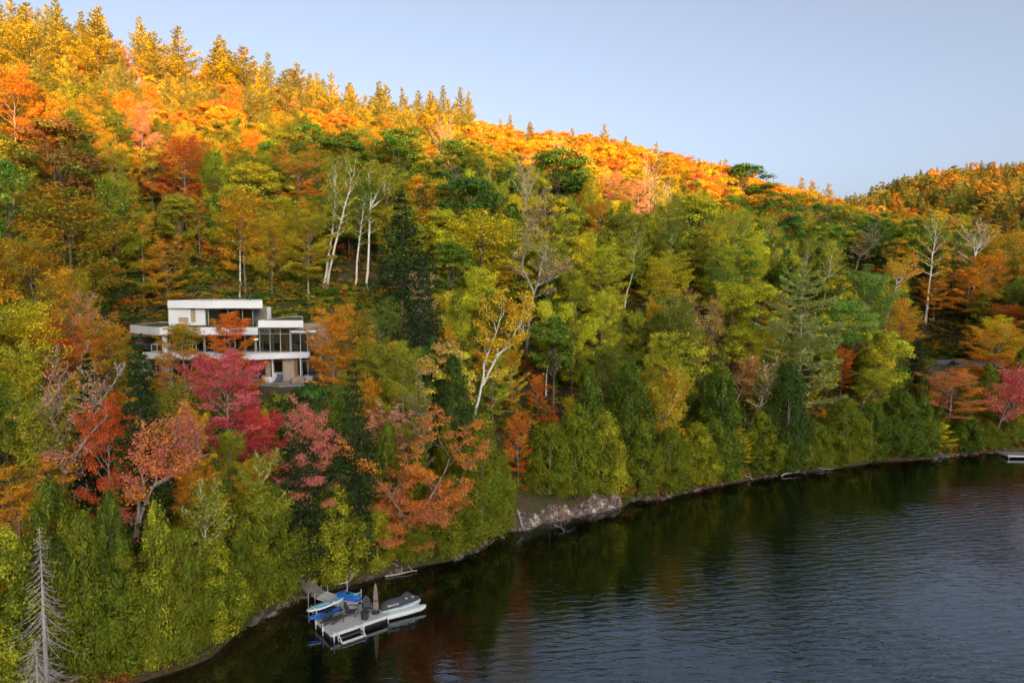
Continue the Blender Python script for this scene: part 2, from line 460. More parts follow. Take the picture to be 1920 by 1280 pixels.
def conifer(name, seed, H=18, R=3.6, base=0.15, whorls=20, per=6, elev=0.1, droop=0.15, tipup=0.1, dens=60, L0=0.34, W0=0.10, irregular=0.25,
            prof='cone', thick=0.05, spreadw=0.26, bark=None, leafless=False, inner=0.25, twig=False, trunk_r=None, gap=None, lean=(0, 0)):
    rs = np.random.RandomState(seed); W = Wood(); L = Leaves()
    r0 = trunk_r or H * 0.012
    s = stem_line(rs, H, lean, 0.005, 9); s[0][2] = -1.2
    W.tube(s, np.r_[1.15, np.linspace(1, 0.06, 8)] * r0, 8)
    CC = []; UU = []; NN = []; TT = []; SS = []
    for w in range(whorls):
        q = (w + 0.5) / whorls; zf = base + (1 - base) * q ** 0.92
        if gap and gap[0] < zf < gap[1]: continue
        if prof == 'cone': pr = (1 - q) ** 0.85 * 0.92 + 0.08
        elif prof == 'pine': pr = (0.62 + 0.45 * math.sin(math.pi * min(1, q * 1.15 + 0.12))) * (1 - q ** 3.0) ** 0.75 + 0.06
        else: pr = min(1.0, (1 - q) * 1.7) ** 0.8 * 0.92 + 0.08
        a0 = rs.uniform(0, 6.28); wl = rs.uniform(1 - irregular, 1 + irregular * 0.6)
        for b in range(per):
            az = a0 + b * 6.283 / per + rs.uniform(-.35, .35)
            ln = R * pr * wl * rs.uniform(1 - irregular, 1 + irregular * .5)
            if ln < 0.12: continue
            el = elev + (0.55 if prof == 'pine' else 0.35) * q ** 2 + rs.uniform(-.1, .1)
            z0 = zf * H + rs.uniform(-.2, .2) * H / whorls
            c = np.array([np.interp(z0, s[:, 2], s[:, 0]), np.interp(z0, s[:, 2], s[:, 1]), z0])
            m = 6; u = np.linspace(0, 1, m)[:, None]
            hd = np.array([math.cos(az), math.sin(az), 0]); sd = np.array([-math.sin(az), math.cos(az), 0])
            P = c + hd * u * ln * math.cos(el) + np.array([0, 0, 1]) * (u * ln * math.sin(el) - droop * ln * np.sin(u * math.pi / 2) ** 1 * 1.0 + tipup * ln * u ** 3)
            P[1:] += sd * rs.normal(0, .03 * ln)
            br = max(0.012, r0 * 0.22 * (1 - 0.6 * q)) if not leafless else max(0.014, r0 * .16)
            W.tube(P, np.linspace(br, br * 0.25, m), 4 if not leafless else 3)
            if twig:
                for t in range(twig if isinstance(twig, int) else 5):
                    f = rs.uniform(.25, 1); k = f * (m - 1); a = int(min(k, m - 2)); po = P[a] + (P[a + 1] - P[a]) * (k - a)
                    e = po + (hd * rs.uniform(.1, .8) + sd * rs.choice([-1, 1]) * rs.uniform(.4, 1)) * ln * .28 + [0, 0, -rs.uniform(0, .3) * ln * .4]
                    W.tube(np.stack([po, (po + e) / 2 + [0, 0, .04], e]), [br * .45, br * .3, br * .12], 3)
            if leafless: continue
            n = max(6, int(dens * ln / R * (0.5 + pr * .5) + 4))
            f = inner + (1 - inner) * rs.rand(n) ** 0.75
            k = f * (m - 1); ai = np.minimum(k.astype(int), m - 2); po = P[ai] + (P[ai + 1] - P[ai]) * (k - ai)[:, None]
            wd = spreadw * ln * np.sin(np.clip((f - inner * .6) / (1.04 - inner * .6), 0, 1) * math.pi) ** 0.7 + 0.06
            lat = rs.uniform(-1, 1, n)
            C = po + sd * (lat * wd)[:, None] + np.array([0, 0, 1.0]) * (rs.normal(0, thick * ln + .04, n) - np.abs(lat) * droop * wd * .8)[:, None]
            U = hd * 0.9 + sd * (lat * 0.9)[:, None] + rs.normal(0, .3, (n, 3)) + [0, 0, .12]
            N = rs.normal(0, .5, (n, 3)) + [0, 0, 0.9]
            cl = rs.rand()
            CC.append(C); UU.append(U); NN.append(N); SS.append(rs.uniform(.65, 1.3, n))
            TT.append(np.stack([rs.rand(n), np.full(n, cl) * .7 + .3 * rs.rand(n), np.clip(C[:, 2] / H, 0, 1)], 1))
    if not leafless:
        SS = np.concatenate(SS)
        L.add(np.concatenate(CC), np.concatenate(NN), np.concatenate(UU), SS * L0, SS * W0, np.concatenate(TT))
    return Kind(name, W, None if leafless else L, bark or M_BARK_DARK, H, R)

# ------------------------------------------------------------------ the kinds
KINDS = {}
def add_kind(key, *ks): KINDS[key] = list(ks)
R_ = range
add_kind('cedar', *[cedar('cedar', 10 + i, H=11, R=[2.0, 2.3, 1.8, 2.1, 2.4][i], n=24000, size=0.185, lobes=[210, 230, 180, 250, 220][i], trunks=[1, 2, 1, 1, 2][i], prof=[.62, .5, .75, .6, .55][i]) for i in R_(5)])
add_kind('cedar_far', *[cedar('cedar', 30 + i, H=10, R=[1.9, 2.2, 1.7][i], n=4200, size=0.42, lobes=110, prof=[.6, .5, .75][i]) for i in R_(3)])
add_kind('maple', *[deciduous('maple', 50 + i, H=14, spread=[4.2, 4.8, 3.8, 4.4][i], base=[.25, .3, .35, .2][i], limbs=24, subs=6, twigs=4, nleaf=38, size=0.18, sh=.34, sv=.14, tierflat=.7, env=['round', 'flat', 'round', 'cone'][i], bark=M_BARK_PALE, curve=.2, up0=.1, up1=1.3) for i in R_(4)])
add_kind('maple_high', *[deciduous('maple', 58 + i, H=14, spread=3.9, base=.50, limbs=22, subs=6, twigs=4, nleaf=26, size=0.20, sh=.34, sv=.14, tierflat=.7, env='round', bark=M_BARK_PALE, curve=.2, up0=0, up1=1.3) for i in R_(1)])
add_kind('maple_sparse', *[deciduous('maple', 60 + i, H=14, spread=4.5, base=.35, limbs=20, subs=6, twigs=4, nleaf=9, size=0.20, sh=.3, sv=.14, tierflat=.6, env='vase', bark=M_BARK_PALE, twig_wood=True, keep=.75) for i in R_(2)])
add_kind('broadleaf', *[lobed('broadleaf', 70 + i, H=14, R=[4.3, 3.8, 4.8, 3.6, 4.2][i], nlobe=[60, 52, 70, 46, 60][i], per=150, size=0.30, base=[.3, .25, .35, .4, .2][i], egg=[0, .2, -.1, 0, .1][i]) for i in R_(5)])
add_kind('airy', *[deciduous('broadleaf', 80 + i, H=14, spread=[3.6, 4.2, 3.9, 3.0, 3.4][i], base=[.25, .35, .3, .4, .2][i], limbs=22, subs=6, twigs=4, nleaf=27, size=0.215, sh=.36, sv=.26, tierflat=.2, env=['round', 'vase', 'round', 'vase', 'cone'][i], up0=.45, up1=1.4) for i in R_(5)])
add_kind('birch', *[deciduous('birch', 90 + i, H=14, spread=2.9, base=.4, limbs=20, subs=6, twigs=4, nleaf=13, size=0.22, sh=.34, sv=.3, tierflat=0, env='round', bark=M_BARK_BIRCH, up0=.4, up1=1.4, r0=.15,
         stems=[stem_line(np.random.RandomState(i), 14, [(1.5, .5), (-1, 0), (.5, .8)][i], .012)] + ([stem_line(np.random.RandomState(9), 13, (2.2, -1), .012)] if i == 0 else [])) for i in R_(3)])
add_kind('pine', *[conifer('pine', 110 + i, H=22, R=[4.0, 3.4, 4.5, 3.8][i], base=[.25, .3, .2, .35][i], whorls=[17, 15, 18, 14][i], per=5, elev=.12, droop=0.02, tipup=.22, dens=200, L0=.50, W0=.125, irregular=.35, prof='pine', thick=.045, spreadw=.24) for i in R_(4)])
add_kind('spruce', *[conifer('spruce', 120 + i, H=16, R=[2.9, 2.5, 3.2][i], base=.06, whorls=[26, 24, 26][i], per=7, elev=-.05, droop=.22, tipup=.12, dens=135, L0=.34, W0=.13, irregular=.22, prof='cone', thick=.05, spreadw=.3, inner=.15) for i in R_(3)])
add_kind('hemlock', *[conifer('hemlock', 130 + i, H=16, R=3.2, base=.08, whorls=24, per=6, elev=.0, droop=.2, tipup=-.02, dens=90, L0=.36, W0=.17, irregular=.3, prof='col', thick=.06, spreadw=.34, inner=.2) for i in R_(2)])
add_kind('young_spruce', *[conifer('spruce', 140 + i, H=5, R=1.3, base=.03, whorls=16, per=6, elev=.1, droop=.08, tipup=.1, dens=40, L0=.26, W0=.10, irregular=.12, prof='cone') for i in R_(2)])
add_kind('bare', *[deciduous('bare_tree', 150 + i, H=14, spread=3.6, base=.3, limbs=16, subs=6, twigs=4, nleaf=0, keep=1, twig_wood=True, wood_k=1.5, env='vase', bark=M_BARK_DEAD, up0=.5, up1=1.4) for i in R_(2)])
add_kind('far_round', *[lobed('broadleaf', 160 + i, H=13, R=[4.0, 4.6, 3.6, 3.3, 3.9][i], nlobe=[38, 46, 30, 42, 34][i], per=110, size=0.36, limbs=5, base=[.3, .2, .38, .25, .3][i], egg=[0, .25, -.1, .3, .1][i]) for i in R_(5)])
add_kind('far_pine', *[conifer('pine', 170 + i, H=20, R=[3.4, 3.9][i], base=.25, whorls=13, per=5, elev=.12, droop=0.02, tipup=.2, dens=60, L0=.8, W0=.26, irregular=.35, prof='pine', thick=.05) for i in R_(2)])
# ------------------------------------------------------------------ terrain and water
def ground_material():
    k = NT('forest_floor')
    p = k.pos(); n1 = k.noise(0.12, 4, .6, p); n2 = k.noise(1.6, 5, .65, p); n3 = k.noise(6.0, 3, .6, p)
    c = k.ramp(n2, [(.3, (0.035, 0.028, 0.014)), (.52, (0.085, 0.055, 0.026)), (.75, (0.14, 0.085, 0.035))])
    g = k.ramp(n3, [(.3, (0.03, 0.04, 0.01)), (.7, (0.09, 0.10, 0.03))])
    c = k.mix(k.ramp(n1, [(.42, 0), (.6, 1)]), c, g)
    k.l(c, k.bsdf.inputs['Base Color']); k.bsdf.inputs['Roughness'].default_value = .95
    k.bump(n3, .8, .15)
    return k.m
M_GROUND = ground_material()
def build_terrain():
    s1 = np.r_[np.arange(-300, -20, 8), np.arange(-20, 130, 1.25), np.arange(130, 1300, 8)]
    t1 = np.r_[[-60, -40, -25, -16, -10, -6, -4, -2.5], np.arange(-1.5, 6, .5), np.arange(6, 40, 1.5), np.arange(40, 240, 5), np.arange(240, 520, 20)]
    S, T = np.meshgrid(s1, t1, indexing='ij')
    X, Y = xy_of(S, T); Z = height(X, Y)
    rs = np.random.RandomState(3)
    Z = Z + np.where(T > 0.3, rs.normal(0, .09, Z.shape), 0)
    n, m = S.shape
    V = np.stack([X, Y, Z], -1).reshape(-1, 3)
    i = (np.arange(n - 1)[:, None] * m + np.arange(m - 1)[None, :])
    F = np.stack([i, i + m, i + m + 1, i + 1], -1).reshape(-1, 4)
    me = quads_mesh('hillside', V, F, [M_GROUND], smooth=np.ones(len(F), bool))
    tag(link('hillside', me), 'wooded slope rising from the lake to the ridge', None, kind='structure')
build_terrain()

def water_material():
    k = NT('lake_water')
    p = k.pos()
    # wind ripples: long crests lying nearly across the view, shorter chop on top
    rot = k.n('Mapping', vector_type='POINT', ins={'Vector': p, 'Rotation': (0, 0, math.radians(14)), 'Scale': (0.30, 1.0, 1.0)})
    w1 = k.noise(1.9, 3, .55, rot.outputs[0], .7)
    rot2 = k.n('Mapping', ins={'Vector': p, 'Rotation': (0, 0, math.radians(24)), 'Scale': (0.45, 1.0, 1.0)})
    w2 = k.noise(3.6, 2, .5, rot2.outputs[0], .3)
    big = k.ramp(k.noise(0.07, 3, .6, p), [(.36, .35), (.62, 1.0)])
    at_ = k.n('Attribute', attribute_type='GEOMETRY', attribute_name='calm').outputs['Fac']
    rot3 = k.n('Mapping', ins={'Vector': p, 'Rotation': (0, 0, math.radians(-13))})
    wv = k.n('TexWave', wave_type='BANDS', bands_direction='Y', ins={'Vector': rot3.outputs[0], 'Scale': .36, 'Distortion': 4.5, 'Detail': 2.5, 'Detail Scale': 1.1, 'Detail Roughness': .6}).outputs['Fac']
    h = k.math('MULTIPLY_ADD', w2, 0.34, w1)
    h = k.math('MULTIPLY_ADD', wv, 0.16, h)
    h = k.math('MULTIPLY', h, k.math('MULTIPLY', big, at_))
    k.bump(h, 1.0, 0.12)
    sh = k.n('Attribute', attribute_type='GEOMETRY', attribute_name='shallow').outputs['Fac']
    silt = k.ramp(k.noise(0.9, 4, .6, p), [(.3, (0.012, 0.010, 0.004)), (.7, (0.05, 0.036, 0.014))])
    c = k.mix(sh, (0.0016, 0.0028, 0.0020), silt)
    k.l(c, k.bsdf.inputs['Base Color'])
    k.bsdf.inputs['Roughness'].default_value = .03
    k.bsdf.inputs['IOR'].default_value = 2.1
    k.bsdf.inputs['Specular IOR Level'].default_value = .5
    k.bsdf.inputs['Specular Tint'].default_value = (.80, .93, 1.0, 1)
    return k.m
def build_water():
    s1 = np.r_[np.arange(-1500, -40, 120), np.arange(-40, 150, 1.5), np.arange(150, 2000, 50)]
    t1 = np.r_[np.arange(-600, -60, 60), np.arange(-60, -12, 4), np.arange(-12, 3.1, .75)]
    S, T = np.meshgrid(s1, t1, indexing='ij'); X, Y = xy_of(S, T)
    n, m = S.shape
    V = np.stack([X, Y, 0 * X], -1).reshape(-1, 3)
    i = (np.arange(n - 1)[:, None] * m + np.arange(m - 1)[None, :])
    F = np.stack([i, i + m, i + m + 1, i + 1], -1).reshape(-1, 4)
    me = quads_mesh('lake_water', V, F, [water_material()])
    sh = np.clip(1 + T / 9.0, 0, 1) ** 1.3 * np.clip(1 - np.abs(S - 8) / 16, 0, 1) + 0.10 * np.clip(1 + T / 4, 0, 1)
    a = me.attributes.new('shallow', 'FLOAT', 'POINT'); a.data.foreach_set('value', np.clip(sh, 0, 1).ravel().astype(np.float32))
    cl = (0.15 + 0.85 * _sm((-T - 2) / 26)) * (.5 + .5 * _sm((S - 22) / 45)) * (1 + .5 * _sm((S - 45) / 50) * _sm((-T - 10) / 20)); a = me.attributes.new('calm', 'FLOAT', 'POINT'); a.data.foreach_set('value', cl.ravel().astype(np.float32))
    tag(link('lake_water', me), 'dark rippled lake water below the wooded shore', kind='structure')
build_water()

# the hill on the other side of the lake, behind the camera: it keeps the low sun off the lower slope
SHADE_PX = [(0, 272, 15), (120, 255, 15), (300, 268, 15), (480, 262, 14), (640, 258, 14), (820, 290, 13), (950, 300, 12), (1100, 345, 12), (1200, 400, 11), (1340, 378, 11), (1450, 368, 11), (1600, 376, 11), (1760, 372, 12), (1900, 382, 12)]
def hit_terrain(px, py, lift=0.0):
    r = ray(px, py)
    k = np.arange(36, 900, 0.5)
    X = r[0] * k; Y = r[1] * k; Z = CAMZ + r[2] * k
    g = height(X, Y) + lift
    s, = np.where((Z < g) & (g > lift + 0.02))
    if len(s) == 0: return None
    j = s[0]; return X[j], Y[j], Z[j]
RIDGE_Y = -420.0
ridge = []
for px, py, lift in SHADE_PX:
    h = hit_terrain(px, py, lift)
    if h is None: continue
    d = (h[1] - RIDGE_Y) / -SUN_VEC.y
    ridge.append((h[0] + SUN_VEC.x * d, h[2] + SUN_VEC.z * d))
ridge.sort()
print('RIDGE', [(round(a), round(b)) for a, b in ridge])
def build_far_hill():
    rx = np.array([a for a, b in ridge]); rz = np.array([b for a, b in ridge])
    xs = np.arange(-1500, 1500, 6.0); ys = np.array([-250, -275, -300, -330, -360, -385, -405, -420, -435, -460, -520, -650, -800.])
    kf = np.array([-.06, .12, .28, .48, .68, .84, .95, 1.0, .96, .9, .75, .4, .1])
    X, Y = np.meshgrid(xs, ys, indexing='ij')
    top = np.interp(xs, rx, rz)
    rs = np.random.RandomState(8)
    Z = top[:, None] * kf[None, :] + np.where((kf > .1) & (kf <= 1.0), rs.uniform(-3, 2.5, X.shape), 0)
    n, m = X.shape
    i = (np.arange(n - 1)[:, None] * m + np.arange(m - 1)[None, :])
    F = np.stack([i, i + m, i + m + 1, i + 1], -1).reshape(-1, 4)
    k = NT('distant_forest'); nn = k.noise(.09, 4, .7, k.pos())
    k.l(k.ramp(nn, [(.3, (.03, .04, .015)), (.5, (.09, .08, .02)), (.7, (.2, .09, .02))]), k.bsdf.inputs['Base Color']); k.bsdf.inputs['Roughness'].default_value = 1
    me = quads_mesh('opposite_hill', np.stack([X, Y, Z], -1).reshape(-1, 3), F, [k.m])
    tag(link('opposite_hill', me), 'wooded hill across the lake that shades the lower slope', kind='structure')
build_far_hill()

# ------------------------------------------------------------------ trees as things
PAL = {  # leaf colours as they look in open shade (sRGB); scaled to base colours below
 'cedar': (106, 108, 24), 'cedar_d': (62, 80, 24), 'cedar_g': (88, 102, 26), 'yg': (138, 138, 34), 'lime': (160, 160, 42), 'olive': (98, 102, 32), 'green': (72, 106, 34), 'wpine': (128, 134, 74), 'coral': (246, 106, 62), 'pale': (128, 142, 66),
 'dgreen': (50, 70, 30), 'hem': (44, 58, 30), 'gold': (200, 150, 30), 'yellow': (214, 186, 40), 'amber': (192, 122, 28), 'orange': (222, 112, 34), 'rust': (176, 82, 34), 'brick': (172, 70, 48),
 'vermil': (204, 84, 46), 'crimson': (178, 62, 70), 'pink': (204, 92, 96), 'salmon': (226, 112, 76), 'tan': (182, 134, 78), 'pinkt': (204, 136, 108), 'brown': (130, 92, 48), 'pine': (128, 128, 58), 'grey': (120, 112, 88)}
ALB = 2.05
def pal(name):
    c = lin(PAL[name]); return [min(.8, v * ALB) for v in c]
WORD = {'cedar': 'yellow-green', 'cedar_d': 'dark green', 'cedar_g': 'mid-green', 'yg': 'yellow-green', 'lime': 'bright lime', 'olive': 'olive', 'green': 'green', 'pale': 'pale green', 'dgreen': 'dark green', 'hem': 'very dark green',
        'gold': 'golden', 'yellow': 'bright yellow', 'amber': 'amber', 'orange': 'orange', 'rust': 'rust-orange', 'brick': 'brick-red', 'vermil': 'scarlet', 'crimson': 'crimson', 'pink': 'pink', 'salmon': 'salmon', 'tan': 'tan',
        'pinkt': 'dusty pink', 'brown': 'brown', 'pine': 'grey-green', 'wpine': 'grey-green', 'coral': 'coral', 'grey': 'grey'}
THING = {'cedar': ('cedar_tree', 'cedar'), 'cedar_far': ('cedar_tree', 'cedar'), 'maple': ('maple_tree', 'maple'), 'maple_sparse': ('maple_tree', 'maple'), 'maple_high': ('maple_tree', 'maple'), 'broadleaf': ('broadleaf_tree', 'tree'), 'airy': ('broadleaf_tree', 'tree'),
         'birch': ('birch_tree', 'birch'), 'pine': ('pine_tree', 'pine'), 'spruce': ('spruce_tree', 'spruce'), 'hemlock': ('hemlock_tree', 'hemlock'), 'young_spruce': ('young_spruce', 'spruce'), 'bare': ('bare_tree', 'bare tree'),
         'far_round': ('broadleaf_tree', 'tree'), 'far_pine': ('pine_tree', 'pine')}
PLACED = []   # (x, y, r) of hero trees
def make_tree(kind, var, x, y, H, wid=1.0, ca='green', cb=None, label=None, group=None, rz=None, K=None, tname=None, cat=None, z=None):
    K = K or KINDS[kind][var % len(KINDS[kind])]
    nm, ct = THING.get(kind, (kind, kind))
    root = link(tname or nm, None, loc=(x, y, float(height(x, y)) - .15 if z is None else z))
    sc = H / K.H
    root.scale = (sc * wid, sc * wid, sc)
    root.rotation_euler = (0, 0, rz if rz is not None else random.uniform(0, 6.28))
    root.empty_display_size = .5
    link('trunk', K.trunk, root)
    if K.crown is not None:
        c = link('crown', K.crown, root)
        c['leaf_color'] = pal(ca); c['accent_color'] = pal(cb or ca)
    tag(root, label, cat or ct, group)
    return root
def solve_top(px, yt, H):
    """where on the slope a tree of height H stands whose top shows at (px, yt)"""
    best = None
    k = np.arange(38, 620, .4)
    X = (px - 960) / FPX * k; 
    Y = k * 1.0
    for _ in range(3):
        g = height(X, Y) + H; Y = (k + (g - CAMZ) * SP) / CP
    s = X * DV[0] + Y * DV[1]; t = X * NV[0] + Y * NV[1] - shore(s)
    yy = 640 - FPX * (Y * SP + (g - CAMZ) * CP) / k
    ok, = np.where((t > .8) & (yy <= yt))
    if len(ok) == 0:
        ok, = np.where(t > .8); j = ok[np.argmin(np.abs(yy[ok] - yt))]
    else: j = ok[0]
    return X[j], Y[j], k[j]
def solve_base(px, yb):
    h = hit_terrain(px, yb)
    return h
